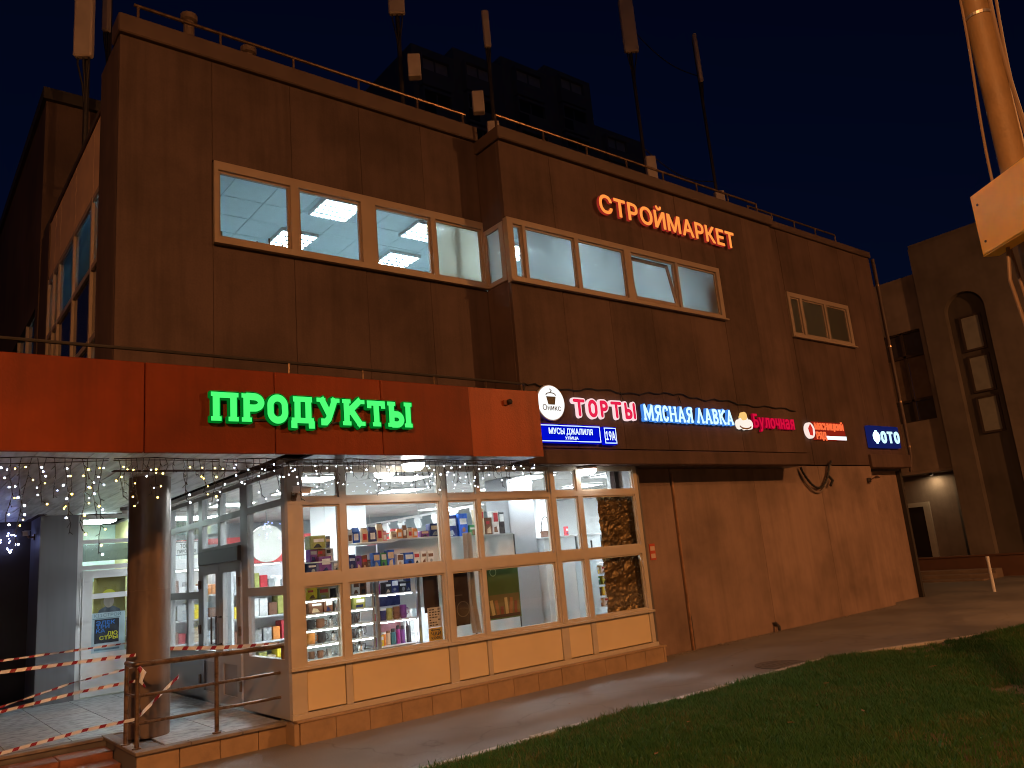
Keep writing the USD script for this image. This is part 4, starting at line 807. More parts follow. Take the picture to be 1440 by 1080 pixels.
mb = MB(); mb.tube([(0.6, 15.06, 2.98), (1.2, 15.05, 2.86), (1.75, 15.06, 2.9)], .004, 4); part(far, 'cable', mb, CABLE)

# ================================================================== BARRIER TAPES
TAPE = usdkit.material(stage, LK + 'barrier_tape', {
    'g': ('geometry', {}), 's': ('separate_xyz', {}), 'k': ('math', {'math_type': 'multiply', 'value2': 7.5}), 'sk': ('math', {'math_type': 'multiply_add', 'value2': -4.0}),
    'fr': ('math', {'math_type': 'fraction'}), 'lt': ('math', {'math_type': 'less_than', 'value2': 0.36}),
    'c': ('mix_color', {'a': (0.68, 0.74, 0.82), 'b': (0.24, 0.012, 0.03)}), 'p': ('principled_bsdf', {'roughness': 0.4})},
    [('g.position', 's.vector'), ('s.x', 'k.value1'), ('s.z', 'sk.value1'), ('k.value', 'sk.value3'), ('sk.value', 'fr.value1'), ('fr.value', 'lt.value1'), ('lt.value', 'c.fac'), ('c.result', 'p.base_color')], surface='p.BSDF')
def tape(pts, w, label, twist=0.0):
    pts = np.array(pts, float); n = 40; w = w * .78; t = np.linspace(0, len(pts) - 1, n); P_ = np.stack([np.interp(t, range(len(pts)), pts[:, k]) for k in range(3)], 1)
    v, f = [], []
    for i, p in enumerate(P_):
        a = twist * math.sin(i * .45 + p[0] * 3); d = np.array([0, math.sin(a), math.cos(a)]) * w / 2; o = .004 * math.sin(i * 1.3); v += [p - d + [0, o, 0], p + d + [0, o, 0]]
    for i in range(n - 1): f += [(2 * i, 2 * i + 2, 2 * i + 3), (2 * i, 2 * i + 3, 2 * i + 1)]
    v = np.array(v); f = np.array(f)
    single('barrier_tape', (np.vstack([v, v + [0, .002, 0]]), np.vstack([f, f[:, ::-1] + len(v)])), TAPE, label, 'barrier tape', 'red and white barrier tapes at the porch')
tape([(-1.0, 9.66, 1.13), (1.03, 9.62, 1.085), (2.24, 9.5, 1.085)], .042, 'upper broad striped tape ending at the column', .25)
tape([(-1.0, 9.9, 1.2), (1.02, 9.85, 1.18), (2.24, 9.8, 1.20)], .03, 'thin twisted striped tape highest above the porch', .9)
tape([(-1.0, 9.66, .62), (1.04, 9.62, .715), (1.73, 9.58, .79), (2.24, 9.5, .82)], .038, 'broad striped tape at knee height across the dark wall', .35)
tape([(-1.0, 9.9, .60), (1.04, 9.85, .73), (1.7, 9.8, .87), (2.3, 9.5, .97)], .028, 'thin twisted striped tape sloping up to the railing corner', 1.0)
tape([(.4, 9.45, .30), (1.07, 9.4, .37), (1.73, 9.3, .45), (2.13, 9.05, .50)], .038, 'lowest striped tape sagging over the porch steps', .1)
tape([(2.13, 9.03, .50), (2.2, 9.1, .53), (2.49, 9.25, .73), (2.62, 9.3, .82)], .05, 'short striped tape tied up around the column', .3)
tape([(2.6, 9.55, 1.10), (3.0, 9.3, 1.06), (3.64, 9.05, 1.02)], .05, 'striped tape along the railing right of the column', .2)
kn = MB(); kn.tube([(2.14, 8.97, 1.0), (2.18, 8.95, .94), (2.16, 8.96, .86), (2.2, 8.95, .8)], [.02, .03, .018, .008], 7); single('tape_knot', kn, TAPE, 'knotted end of striped tape hanging on the railing corner', 'tape knot', smooth=60)

# ================================================================== SHOP INTERIOR
mb = MB(); mb.box(3.7, 13.6, 18, 18.1, .2, 3.05); part(B, 'shop_back_wall', mb, mat('shop_back_grey', (.34, .39, .41), .7))
mb = MB(); mb.box(13.5, 13.6, 9.25, 18, .2, 3.05); mb.box(3.62, 3.7, 14.4, 18, .2, 3.05); mb.box(9.42, 13.5, 9.26, 9.34, .2, 3.05); part(B, 'shop_wall', mb, WHITEW)
mb = MB(); mb.box(3.7, 9.42, 8.76, 18, .16, .24); mb.box(9.42, 13.5, 9.3, 18, .16, .24); part(B, 'shop_floor', mb, FLOORI)
mb = MB(); mb.box(3.64, 9.42, 8.76, 18.1, 3.045, 3.1); mb.box(9.42, 13.6, 9.27, 18.1, 3.045, 3.1); sc_ = part(B, 'shop_ceiling', mb, mat('shop_ceiling_grid', (0.38, 0.36, 0.34), 0.8))
LP = [(4.55, 10.05), (6.0, 10.05), (8.4, 10.05), (10.2, 9.95), (5.0, 11.6), (6.9, 11.7), (8.9, 11.7), (11.0, 11.6), (4.6, 13.3), (6.8, 13.6), (9.0, 13.6), (11.4, 13.6), (5.2, 15.6), (7.6, 15.8), (10.2, 15.8)]
for i in range(11):
    for j in range(10):
        a, b = 3.72 + i * .9, 8.8 + j * .92
        if a > 8.5 and b < 9.2: continue
        mb = MB(); mb.box(a, min(a + .888, 13.5), b, b + .908, 3.03 + rng.uniform(0, .004), 3.044); part(sc_, 'ceiling_tile', mb, CEILT)
def ceil_panel(x, y, label):
    t = thing('ceiling_light', label, 'ceiling light', (x, y, 3.03), 0, 'square lights on the shop ceiling')
    mb = MB(); [mb.box(*q) for q in ((-.31, .31, -.31, -.29, -.03, 0), (-.31, .31, .29, .31, -.03, 0), (-.31, -.29, -.29, .29, -.03, 0), (.29, .31, -.29, .29, -.03, 0))]; part(t, 'frame', mb, WHITEP)
    mb = MB(); mb.box(-.29, .29, -.29, .29, -.026, -.002); part(t, 'diffuser', mb, LEDP); return t
OW = ['first', 'second', 'third', 'fourth', 'fifth', 'sixth', 'seventh', 'eighth', 'ninth', 'tenth', 'eleventh', 'twelfth', 'thirteenth', 'fourteenth', 'fifteenth', 'sixteenth', 'seventeenth', 'eighteenth', 'nineteenth', 'twentieth']
rows_ = [('front', LP[:4]), ('second', LP[4:8]), ('third', LP[8:12]), ('rearmost', LP[12:])]
p0 = None
for rn, ps_ in rows_:
    for i, (x, y) in enumerate(ps_):
        lb = f'bright square ceiling light, {OW[i]} from the left in the {rn} row of the shop'
        if p0 is None: p0 = ceil_panel(x, y, lb)
        else: dup(p0, (x, y, 3.03), 0, lb)
# interior columns
COLG = mat('interior_column_grey', (0.30, 0.30, 0.32), 0.5, vary=.05); 
mb = MB(); mb.bbox(7.98, 8.52, 10.2, 10.8, .24, 3.03, .01); part(B, 'shop_column', mb, COLG)
mb = MB(); mb.bbox(6.05, 6.85, 12.9, 13.5, .24, 3.03, .01); part(B, 'shop_column', mb, WHITEW)
mb = MB(); mb.bbox(10.6, 11.1, 12.6, 13.1, .24, 3.03, .01); part(B, 'shop_column', mb, WHITEW)
# track lights
tr = thing('track_rail', 'white lighting track under the shop ceiling', 'lighting track')
mb = MB(); mb.box(9.2, 9.26, 12.6, 17.4, 2.78, 2.82); part(tr, 'rail', mb, WHITEP)
mb = MB(); [mb.tube([(9.23, y, 2.82), (9.23, y, 3.03)], .006, 5) for y in (12.8, 15, 17.2)]; part(tr, 'hanger', mb, WHITEP)
def spot(x, y, label):
    t = thing('track_spotlight', label, 'spotlight', (x, y, 2.78), .3, 'spotlights on the ceiling track')
    mb = MB(); mb.box(-.015, .015, -.1, .1, -.05, 0); part(t, 'adapter', mb, WHITEP)
    mb = MB(); mb.obox((-.08, -.05, -.13), (.7, .3, .65), (-.3, .95, 0), (-.62, -.2, .75), .055, .055, .1); part(t, 'head', mb, WHITEP)
    mb = MB(); mb.obox((-.018 - .0, -.03, -.205), (.7, .3, .65), (-.3, .95, 0), (-.62, -.2, .75), .045, .045, .006); return t
s0 = None
for i, y in enumerate((12.9, 13.6, 14.3, 15.0, 15.7, 16.4, 17.0)):
    lb = f'white track spotlight, {OW[6 - i]} from the left end of the lighting track'
    if s0 is None: s0 = spot(9.23, y, lb)
    else: dup(s0, (9.23, y, 2.78), .3, lb)
# white cabinets with dark edges
CAB = mat('cabinet_white', (0.62, 0.64, 0.66), 0.35, vary=.04); CABE = mat('cabinet_edge', (0.06, 0.06, 0.065), 0.5)
def cabinet(x0, x1, y0, y1, z1, label):
    t = thing('display_cabinet', label, 'cabinet', ((x0 + x1) / 2, y0, .24)); w = (x1 - x0) / 2
    mb = MB(); mb.bbox(-w + .012, w - .012, .01, y1 - y0, 0, z1 - .26, .006); part(t, 'body', mb, CAB)
    mb = MB(); mb.box(-w, w, 0, y1 - y0, z1 - .26, z1 - .24); part(t, 'top', mb, CAB)
    mb = MB(); mb.box(w - .012, w, 0, y1 - y0, 0, z1 - .262); part(t, 'edge', mb, CABE)
cabinet(6.35, 7.0, 9.95, 10.5, 2.12, 'white tall cabinet back behind the dark poster')
cabinet(7.02, 7.86, 9.95, 10.5, 2.12, 'wide white cabinet back left of the grey column')
cabinet(8.58, 9.3, 10.1, 10.7, 2.02, 'white cabinet back right of the grey column')
cabinet(9.32, 9.9, 10.1, 10.7, 2.02, 'white cabinet back below the gap in the gold film')
cabinet(10.0, 11.2, 11.6, 12.1, 1.95, 'low white counter deep behind the rightmost pane')
# posters hung behind lower panes
def poster(name, x0, x1, z0, z1, Y, base, label, deco):
    t = thing(name, label, 'poster', (x0, Y, z0)); mb = MB(); mb.box(0, x1 - x0, -.006, 0, 0, z1 - z0); part(t, 'sheet', mb, base)
    for i, (sh, mm, nm) in enumerate(deco): mb = MB(); mb.poly(sh, .002, 0, -.006 - .001 * i, 0); part(t, nm, mb, mm)
BLK = mat('poster_black', (0.035, 0.024, 0.026), 0.35); INKG = mat('poster_grey_ink', (0.10, 0.09, 0.09), 0.5)
poster('black_poster', 5.80, 6.10, 0.95, 1.62, 8.80, BLK, 'black poster with faint ring behind the third lower pane', [(Point(.2, .2).buffer(.1).difference(Point(.2, .2).buffer(.088)), INKG, 'ring'), (sbox(.06, .37, .2, .385), INKG, 'lettering')])
poster('dark_poster', 5.42, 5.64, 1.16, 1.62, 8.80, BLK, 'dark poster at the top right corner of the second lower pane', [(sbox(.08, .05, .16, .065), INKG, 'lettering')])
gd = [(sbox(.02, .02, .62, .32), mat('poster_ochre', (0.16, 0.13, 0.045), .5), 'picture'), (sbox(.02, .02, .62, .06), mat('poster_dark_strip', (.05, .03, .02), .5), 'strip')]
rg = random.Random(5)
gd += [(affinity.rotate(sbox(x, .06, x + .05, .06 + rg.uniform(.1, .22)), rg.uniform(-10, 10)), mat('poster_tea_%s' % 'abc'[i % 3], ((.20, .05, .03), (.5, .42, .2), (.3, .14, .05))[i % 3], .5), 'printed_pack') for i, x in enumerate(np.linspace(.05, .52, 7))]
gd += [(Point(.2, .62).buffer(.055).difference(Point(.2, .62).buffer(.045)), mat('poster_pale_green', (.4, .5, .3), .5), 'leaf_emblem')]
poster('green_poster', 6.36, 7.0, 0.95, 1.70, 8.86, mat('poster_green', (0.07, 0.13, 0.035), 0.4), 'green poster with tea packs behind the fourth lower pane', gd)
pn = thing('price_notice', 'white printed notice above the yellow tea sign on the pane', 'notice', (5.44, 8.765, .98))
mb = MB(); mb.box(0, .2, -.004, 0, 0, .24); part(pn, 'sheet', mb, mat('paper_white', (.6, .56, .52), .7))
mb = MB()
for i in range(7):
    for j in range(4):
        if rg.random() < .75: mb.box(.02 + j * .042, .02 + j * .042 + rg.uniform(.02, .036), -.006, -.004, .02 + i * .031, .034 + i * .031)
part(pn, 'print', mb, mat('print_ink', (.08, .07, .07), .6))
ts = thing('tea_sign', 'yellow paper sign with an arrow in the lower corner of the second pane', 'sign', (5.44, 8.765, .82))
mb = MB(); mb.box(0, .2, -.004, 0, 0, .155); part(ts, 'sheet', mb, mat('paper_yellow', (.62, .40, .06), .6))
a, b = textw('ЧАЙ', .045); mb = MB(); mb.text('ЧАЙ', .045, .002, .03, -.005, .062, .14 / (b - a)); a, b = textw('КОФЕ', .03); mb.text('КОФЕ', .03, .002, .03, -.005, .018, .14 / (b - a)); mb.poly(Polygon([(.03, .128), (.055, .145), (.055, .134), (.17, .134), (.17, .122), (.055, .122), (.055, .111)]), .002, 0, -.005, 0); part(ts, 'lettering', mb, MATS['print_ink'])
# curtain strip
cu = MB(); 
cv = []; n_ = 24
for i in range(n_):
    u_ = i / (n_ - 1); cv.append((6.12 + .16 * u_, 8.86 + .025 * math.sin(u_ * 14)))
v = [(x + (.05 * (1 - z / 1.5) if k else 0), y, .82 + z) for k, z in ((0, 1.3), (0, .8), (0, .4), (1, 0)) for x, y in cv]
f = [(r_ * n_ + i, r_ * n_ + i + 1, (r_ + 1) * n_ + i + 1, (r_ + 1) * n_ + i) for r_ in range(3) for i in range(n_ - 1)]
single('curtain', (np.array(v), np.array(f)), mat('curtain_cloth', (.45, .40, .36), .8), 'folded pale cloth hanging beside the black poster', 'curtain', smooth=True)
# gold film behind the rightmost panes
def film(x0, x1, z0, z1, label, seed):
    nx, nz = 46, 60; X_, Z_ = np.meshgrid(np.linspace(0, 1, nx), np.linspace(0, 1, nz)); p = np.stack([X_ * 5, Z_ * 6, np.full_like(X_, seed)], -1)
    rid = np.abs(meshkit.fbm(p * 1.6, 4, seed) - .5); y = 8.775 + .10 * rid + .03 * meshkit.fbm(p * 4, 2, seed + 9); x = x0 + (x1 - x0) * X_ + .04 * (meshkit.fbm(np.stack([Z_ * 5, Z_ * 0, Z_ * 0], -1), 2, seed) - .5) * (1 - X_)
    idx = np.arange(nx * nz).reshape(nz, nx); f = np.stack([idx[:-1, :-1].ravel(), idx[:-1, 1:].ravel(), idx[1:, 1:].ravel(), idx[1:, :-1].ravel()], 1)
    single('crumpled_film', (np.stack([x.ravel(), y.ravel(), (z0 + (z1 - z0) * Z_).ravel()], 1), f), mat('gold_film', (0.17, 0.105, 0.045), .38, metallic=.6, vary=.4, scale=5), label, 'film', smooth=25)
film(8.62, 9.41, 1.75, 2.54, 'crumpled gold film covering half of the upper rightmost pane', 2)
film(8.60, 9.41, .79, 1.64, 'crumpled brownish film covering half of the lower rightmost pane', 6)

# ---- goods
PC = {'blue': (0.02, 0.10, 0.50), 'navy': (0.02, 0.03, 0.12), 'green': (0.04, 0.22, 0.08), 'white': (0.70, 0.70, 0.70), 'purple': (0.16, 0.05, 0.22), 'brown': (0.16, 0.07, 0.04), 'red': (0.42, 0.03, 0.04), 'grey': (0.28, 0.29, 0.3), 'beige': (0.55, 0.42, 0.28), 'pink': (0.6, 0.25, 0.28), 'yellow': (0.72, 0.55, 0.03), 'magenta': (0.30, 0.03, 0.2), 'teal': (0.03, 0.16, 0.2), 'black': (0.025, 0.025, 0.03), 'orange': (0.62, 0.22, 0.05), 'olive': (0.3, 0.3, 0.08), 'silver': (0.6, 0.62, 0.64)}
def pm(c): return mat('pack_' + c, PC[c], .32 if c != 'silver' else .2, metallic=0 if c != 'silver' else .85, vary=.18, scale=14)
def goods(kind, c, x, y, z, w, h, label, group, r=rng):
    t = thing({'carton': 'carton', 'bag': 'coffee_bag', 'flask': 'vacuum_flask', 'pot': 'coffee_pot', 'mug': 'mug', 'tin': 'tea_tin'}[kind], label, {'carton': 'box', 'bag': 'bag', 'flask': 'flask', 'pot': 'pot', 'mug': 'mug', 'tin': 'tin'}[kind], (x, y, z), r.uniform(-.12, .12), group)
    lc = 'white' if c not in ('white', 'beige', 'silver') else r.choice(['brown', 'navy', 'red'])
    if kind == 'carton':
        d = min(w, .16); mb = MB(); mb.bbox(-w / 2, w / 2, -d / 2, d / 2, 0, h, .004); part(t, 'box', mb, pm(c))
        k_ = r.randrange(4); u0, u1 = r.uniform(.5, .66), r.uniform(.74, .93); o_ = r.uniform(-.12, .12)
        mb = MB(); mb.box(-w * (.44 if k_ else .3) + w * .04, w * (.4 if k_ != 2 else .1), -d / 2 - .0015, -d / 2, h * u0, h * u1); part(t, 'print', mb, pm(lc if k_ < 2 else r.choice(['grey', 'beige', 'black', 'red'])))
        mb = MB(); mb.poly(Polygon([(-w * .3, h * .08), (w * .28, h * .08), (w * r.uniform(.05, .3), h * r.uniform(.3, .5)), (-w * r.uniform(.0, .3), h * r.uniform(.25, .48))]) if k_ != 1 else affinity.scale(Point(w * o_, h * .28).buffer(w * .2, 5), 1, r.uniform(.8, 1.5)), .0015, 0, -d / 2, 0); part(t, 'picture', mb, pm(r.choice(['grey', 'beige', 'navy', 'brown', 'black']) if c != 'navy' else 'grey'))
    elif kind == 'bag':
        d = w * .55; v = [(-w / 2, -d / 2, 0), (w / 2, -d / 2, 0), (w / 2, d / 2, 0), (-w / 2, d / 2, 0), (-w / 2, -d / 2, h * .72), (w / 2, -d / 2, h * .72), (w / 2, d / 2, h * .72), (-w / 2, d / 2, h * .72), (-w * .42, -.006, h), (w * .42, -.006, h), (w * .42, .006, h), (-w * .42, .006, h)]
        q = [(3, 2, 1, 0)] + [(a + o, b + o, b + o + 4, a + o + 4) for o in (0, 4) for a, b in ((0, 1), (1, 2), (2, 3), (3, 0))] + [(8, 9, 10, 11)]
        part(t, 'bag', MB().add(v, q), pm(c)); mb = MB(); mb.box(-w * .3, w * .3, -d / 2 - .0015, -d / 2, h * .2, h * .6); part(t, 'print', mb, pm(lc))
        mb = MB(); mb.box(-w * .43, w * .43, -.009, .009, h - .012, h); part(t, 'clip', mb, pm('silver'))
    elif kind == 'flask':
        mb = MB(); mb.lathe([(.001, 0), (w / 2, 0), (w / 2, h * .72), (w * .38, h * .78)], n=14); part(t, 'body', mb, pm(c), smooth=50)
        mb = MB(); mb.lathe([(w * .36, h * .78), (w * .4, h * .8), (w * .38, h * .97), (w * .3, h), (.001, h)], n=14); part(t, 'cap', mb, pm('black' if c != 'black' else 'silver'), smooth=50)
    elif kind == 'tin':
        mb = MB(); mb.lathe([(.001, 0), (w / 2, 0), (w / 2, h * .86)], n=14); part(t, 'body', mb, pm(c), smooth=50)
        mb = MB(); mb.lathe([(w * .52, h * .86), (w * .52, h * .97), (w * .4, h), (.001, h)], n=14); part(t, 'lid', mb, pm(lc), smooth=50)
    elif kind == 'mug':
        mb = MB(); mb.lathe([(.001, 0), (w * .42, 0), (w / 2, h * .15), (w / 2, h), (w * .45, h), (w * .42, h * .2), (.001, h * .15)], n=14); part(t, 'body', mb, pm(c), smooth=50)
        mb = MB(); mb.tube([(w * .48, 0, h * .8), (w * .8, 0, h * .72), (w * .82, 0, h * .35), (w * .48, 0, h * .22)], w * .06, 6); part(t, 'handle', mb, pm(c))
    else:
        mb = MB(); mb.lathe([(.001, 0), (w * .42, 0), (w * .45, h * .1), (w * .3, h * .6), (w * .32, h * .75)], n=14); part(t, 'body', mb, pm(c), smooth=50)
        mb = MB(); mb.lathe([(w * .33, h * .75), (w * .1, h * .88), (w * .06, h * .95), (w * .09, h), (.001, h)], n=12); part(t, 'lid', mb, pm('black' if c != 'black' else 'silver'), smooth=50)
        mb = MB(); mb.tube([(w * .32, 0, h * .75), (w * .7, 0, h * .78), (w * .72, 0, h * .3), (w * .42, 0, h * .2)], w * .05, 6); part(t, 'handle', mb, pm('black'))
        mb = MB(); mb.tube([(-w * .36, 0, h * .45), (-w * .55, 0, h * .7)], w * .05, 6); part(t, 'spout', mb, pm(c))
def row(place, y, z, items, group):
    """items: (kind, colour, x, width, height)"""
    for i, (k, c, x, w, h) in enumerate(items):
        kn = {'bag': 'coffee bag', 'flask': 'vacuum flask', 'pot': 'coffee pot', 'tin': 'tea tin'}.get(k, k)
        goods(k, c, x, y, z, w, h, f'{c} {kn}, {OW[i]} from left on {place}', group)
SHM = mat('shelf_glass', (.6, .66, .68), .15, vary=.03); ALU = mat('aluminium', (.5, .52, .54), .3, metallic=.8)
# left showcase behind the lower panes
sh = thing('glass_showcase', 'glass shelved showcase behind the first two lower panes', 'display shelf')
SZ = [.805, .97, 1.14, 1.31, 1.47]
for z in SZ: mb = MB(); mb.bbox(3.82, 4.78, 8.88, 9.3, z - .012, z, .003); part(sh, 'shelf', mb, SHM)
for xx, yy in ((3.84, 8.9), (4.30, 8.9), (4.76, 8.9), (3.84, 9.28), (4.76, 9.28)): mb = MB(); mb.box(xx - .012, xx + .012, yy - .012, yy + .012, .24, 1.72); part(sh, 'upright', mb, ALU)
mb = MB(); mb.box(3.82, 4.78, 9.3, 9.32, .3, 1.72); part(sh, 'back_panel', mb, CAB)
for z in SZ[1:]: mb = MB(); mb.box(3.86, 4.74, 8.9, 8.915, z - .03, z - .014); part(sh, 'light_strip', mb, glow('strip_glow', (.95, 1, .92), 14.0))
mb = MB(); mb.box(3.82, 4.78, 8.88, 9.3, .3, .79); part(sh, 'base', mb, CAB)
row('the bottom showcase shelf', 9.05, .805, [('mug', 'brown', 4.02, .075, .08), ('mug', 'brown', 4.13, .075, .08), ('mug', 'silver', 4.24, .07, .09), ('pot', 'silver', 4.38, .1, .12), ('mug', 'black', 4.52, .08, .1), ('pot', 'silver', 4.64, .1, .11)], 'coffee ware in the left showcase')
row('the second showcase shelf', 9.05, .97, [('mug', 'orange', 4.02, .1, .12), ('mug', 'black', 4.15, .1, .12), ('pot', 'silver', 4.30, .09, .12), ('mug', 'grey', 4.42, .07, .09), ('pot', 'black', 4.55, .1, .14), ('pot', 'silver', 4.66, .1, .14)], 'coffee ware in the left showcase')
row('the third showcase shelf', 9.05, 1.14, [('mug', 'black', 4.02, .1, .1), ('mug', 'brown', 4.14, .1, .1), ('pot', 'silver', 4.28, .09, .13), ('pot', 'silver', 4.40, .08, .12), ('pot', 'black', 4.58, .1, .15)], 'coffee ware in the left showcase')
row('the fourth showcase shelf', 9.05, 1.31, [('carton', 'brown', 4.05, .18, .13), ('carton', 'brown', 4.22, .12, .14), ('bag', 'silver', 4.36, .08, .12), ('carton', 'brown', 4.47, .1, .14), ('carton', 'olive', 4.62, .16, .13)], 'packs in the left showcase')
row('the top showcase shelf', 9.05, 1.47, [('carton', 'yellow', 4.02, .13, .13), ('carton', 'olive', 4.18, .12, .12), ('tin', 'black', 4.33, .1, .12), ('carton', 'beige', 4.48, .11, .14), ('carton', 'white', 4.6, .1, .15), ('carton', 'brown', 4.7, .09, .14)], 'packs in the left showcase')
# lit showcase right of it
s2 = thing('lit_showcase', 'brightly lit white showcase with flasks behind the second lower pane', 'display shelf')
for xx in (4.82, 5.40): mb = MB(); mb.box(xx - .02, xx + .02, 8.88, 8.92, .3, 1.72); part(s2, 'upright', mb, ALU)
for z in (.82, 1.12, 1.44): mb = MB(); mb.bbox(4.80, 5.42, 8.93, 9.3, z - .012, z, .003); part(s2, 'shelf', mb, CAB)
mb = MB(); mb.box(4.80, 5.42, 9.3, 9.32, .3, 1.75); part(s2, 'back_panel', mb, CAB)
mb = MB(); mb.box(4.80, 5.42, 8.93, 9.3, .3, .8); part(s2, 'base', mb, CAB)
for q_ in ((5.36, 5.375, 8.94, 8.955, .84, 1.10), (4.86, 5.34, 8.94, 8.952, 1.415, 1.428), (4.86, 5.34, 8.94, 8.952, 1.095, 1.107), (4.86, 5.34, 8.94, 8.952, 1.69, 1.70)): mb = MB(); mb.box(*q_); part(s2, 'light_strip', mb, glow('showcase_strip', (.85, .88, 1.0), 20.0))
mb = MB(); mb.box(4.98, 5.36, 9.285, 9.298, 1.28, 1.43); part(s2, 'header_board', mb, pm('navy'))
mb = MB(); mb.box(5.0, 5.34, 9.27, 9.285, .97, 1.1); part(s2, 'pink_card', mb, pm('pink'))
row('the lower shelf of the lit showcase', 9.1, .82, [('tin', 'purple', 4.87, .05, .13), ('carton', 'yellow', 4.94, .07, .13), ('tin', 'orange', 5.00, .05, .16), ('tin', 'beige', 5.06, .05, .17), ('flask', 'teal', 5.13, .07, .19), ('flask', 'magenta', 5.20, .055, .22), ('flask', 'purple', 5.265, .055, .21), ('flask', 'black', 5.35, .06, .26)], 'flasks in the lit showcase')
row('the middle shelf of the lit showcase', 9.1, 1.12, [('tin', 'red', 4.89, .08, .11), ('tin', 'navy', 5.0, .08, .14), ('mug', 'olive', 5.09, .08, .14), ('mug', 'brown', 5.19, .09, .15), ('mug', 'purple', 5.29, .09, .16)], 'flasks in the lit showcase')
row('the top shelf of the lit showcase', 9.1, 1.44, [('flask', 'teal', 4.87, .05, .19), ('flask', 'magenta', 4.95, .05, .17), ('carton', 'black', 5.06, .1, .14), ('carton', 'navy', 5.17, .1, .16), ('carton', 'black', 5.28, .1, .13), ('carton', 'navy', 5.37, .07, .16)], 'flasks in the lit showcase')
# upper shelves
us = thing('upper_shelf', 'white shelf of packs behind the upper panes of the shop window', 'display shelf')
for z, xa, xb in ((1.755, 3.85, 6.1), (2.085, 4.6, 5.15)): mb = MB(); mb.bbox(xa, xb, 8.95, 9.45, z - .02, z, .004); part(us, 'shelf', mb, CAB)
mb = MB(); mb.box(5.16, 6.2, 9.45, 9.48, 1.2, 2.10); mb.box(4.85, 5.14, 9.45, 9.48, 1.2, 2.06); part(us, 'back_panel', mb, CAB)
mb = MB(); mb.bbox(5.15, 6.2, 9.2, 9.45, 2.10, 2.115, .003); part(us, 'top_board', mb, CAB)
row('the white upper shelf', 9.2, 1.755, [('carton', 'navy', 4.10, .12, .13), ('carton', 'purple', 4.27, .16, .2), ('carton', 'grey', 4.44, .1, .13), ('carton', 'green', 4.52, .06, .14), ('carton', 'navy', 4.64, .09, .20), ('carton', 'purple', 4.74, .07, .18), ('carton', 'brown', 4.82, .07, .18), ('tin', 'silver', 4.89, .05, .12), ('carton', 'blue', 4.98, .10, .20), ('carton', 'green', 5.09, .08, .19), ('carton', 'blue', 5.19, .10, .22), ('carton', 'white', 5.32, .10, .16), ('carton', 'blue', 5.45, .13, .17), ('carton', 'white', 5.58, .08, .17), ('carton', 'white', 5.68, .09, .17), ('carton', 'white', 5.79, .09, .17)], 'packs on the upper window shelf')
row('the short upper shelf of coffee bags', 9.2, 2.085, [('bag', 'white', 4.64, .07, .18), ('bag', 'blue', 4.72, .10, .20), ('bag', 'beige', 4.84, .09, .19), ('bag', 'navy', 4.95, .11, .20), ('bag', 'beige', 5.06, .08, .24), ('bag', 'pink', 5.13, .06, .14)], 'coffee bags on the short shelf')
row('the back panel top', 9.3, 2.116, [('bag', 'beige', 5.32, .09, .1), ('bag', 'orange', 5.41, .08, .13), ('bag', 'brown', 5.49, .06, .18), ('bag', 'beige', 5.57, .07, .14), ('bag', 'orange', 5.65, .07, .13), ('carton', 'purple', 5.78, .12, .08), ('carton', 'navy', 5.93, .13, .17), ('carton', 'black', 6.07, .12, .18)], 'packs on the back panel top')
row('the riser behind the first pane', 9.25, 1.90, [('carton', 'purple', 4.15, .1, .15), ('carton', 'brown', 4.26, .1, .15), ('carton', 'grey', 4.37, .1, .15)], 'stacked boxes behind the first pane')
mb = MB(); mb.box(3.95, 4.46, 9.1, 9.38, 1.885, 1.898); part(us, 'riser', mb, CAB)
row('the box stack, first pane', 9.25, 2.052, [('carton', 'olive', 4.20, .2, .16), ('carton', 'silver', 4.36, .06, .15)], 'stacked boxes behind the first pane')
row('cabinets left of the column', 10.2, 2.125, [('carton', 'black', 6.62, .14, .14), ('carton', 'navy', 6.80, .2, .32), ('carton', 'blue', 7.02, .16, .34), ('carton', 'green', 7.2, .14, .16), ('carton', 'beige', 7.36, .14, .4), ('carton', 'brown', 7.52, .12, .26), ('carton', 'white', 7.66, .12, .36), ('carton', 'black', 7.79, .1, .34)], 'boxes on the white cabinets')
row('cabinets right of the column', 10.4, 2.025, [('carton', 'brown', 8.92, .16, .1), ('carton', 'red', 9.36, .06, .16)], 'boxes on the white cabinets')
wb_ = thing('wicker_basket', 'small dark basket with a tall hoop handle on the white cabinet', 'basket', (8.82, 10.3, 2.025))
mb = MB(); mb.lathe([(.08, 0), (.11, .1), (.1, .1), (.075, .01)], n=14); part(wb_, 'bowl', mb, pm('brown'))
mb = MB(); mb.tube([(.1 * math.cos(t), 0, .1 + .24 * math.sin(t)) for t in np.linspace(0, math.pi, 16)], .008, 6); part(wb_, 'handle', mb, pm('black'))
# pet goods rack behind the rightmost panes
rk = thing('wire_rack', 'rack of small bright packs seen left of the gold film', 'display shelf')
for z in (.85, 1.02, 1.19, 1.36, 1.53): mb = MB(); mb.box(9.08, 9.7, 9.5, 9.8, z - .01, z); part(rk, 'shelf', mb, CAB)
for xx in (9.08, 9.7): mb = MB(); mb.box(xx - .012, xx + .012, 9.5, 9.52, .3, 1.9); part(rk, 'upright', mb, CABE)
for k, z in enumerate((.85, 1.02, 1.19, 1.36)):
    cs = [('orange', 'white', 'green'), ('black', 'yellow', 'white'), ('green', 'yellow', 'black'), ('yellow', 'white', 'yellow')][k]
    row(f'the {OW[k]} level of the rack by the gold film', 9.6, z, [('carton', cs[0], 9.18, .1, .12), ('carton', cs[1], 9.32, .11, .13), ('carton', cs[2], 9.47, .1, .11)], 'packs on the rack')
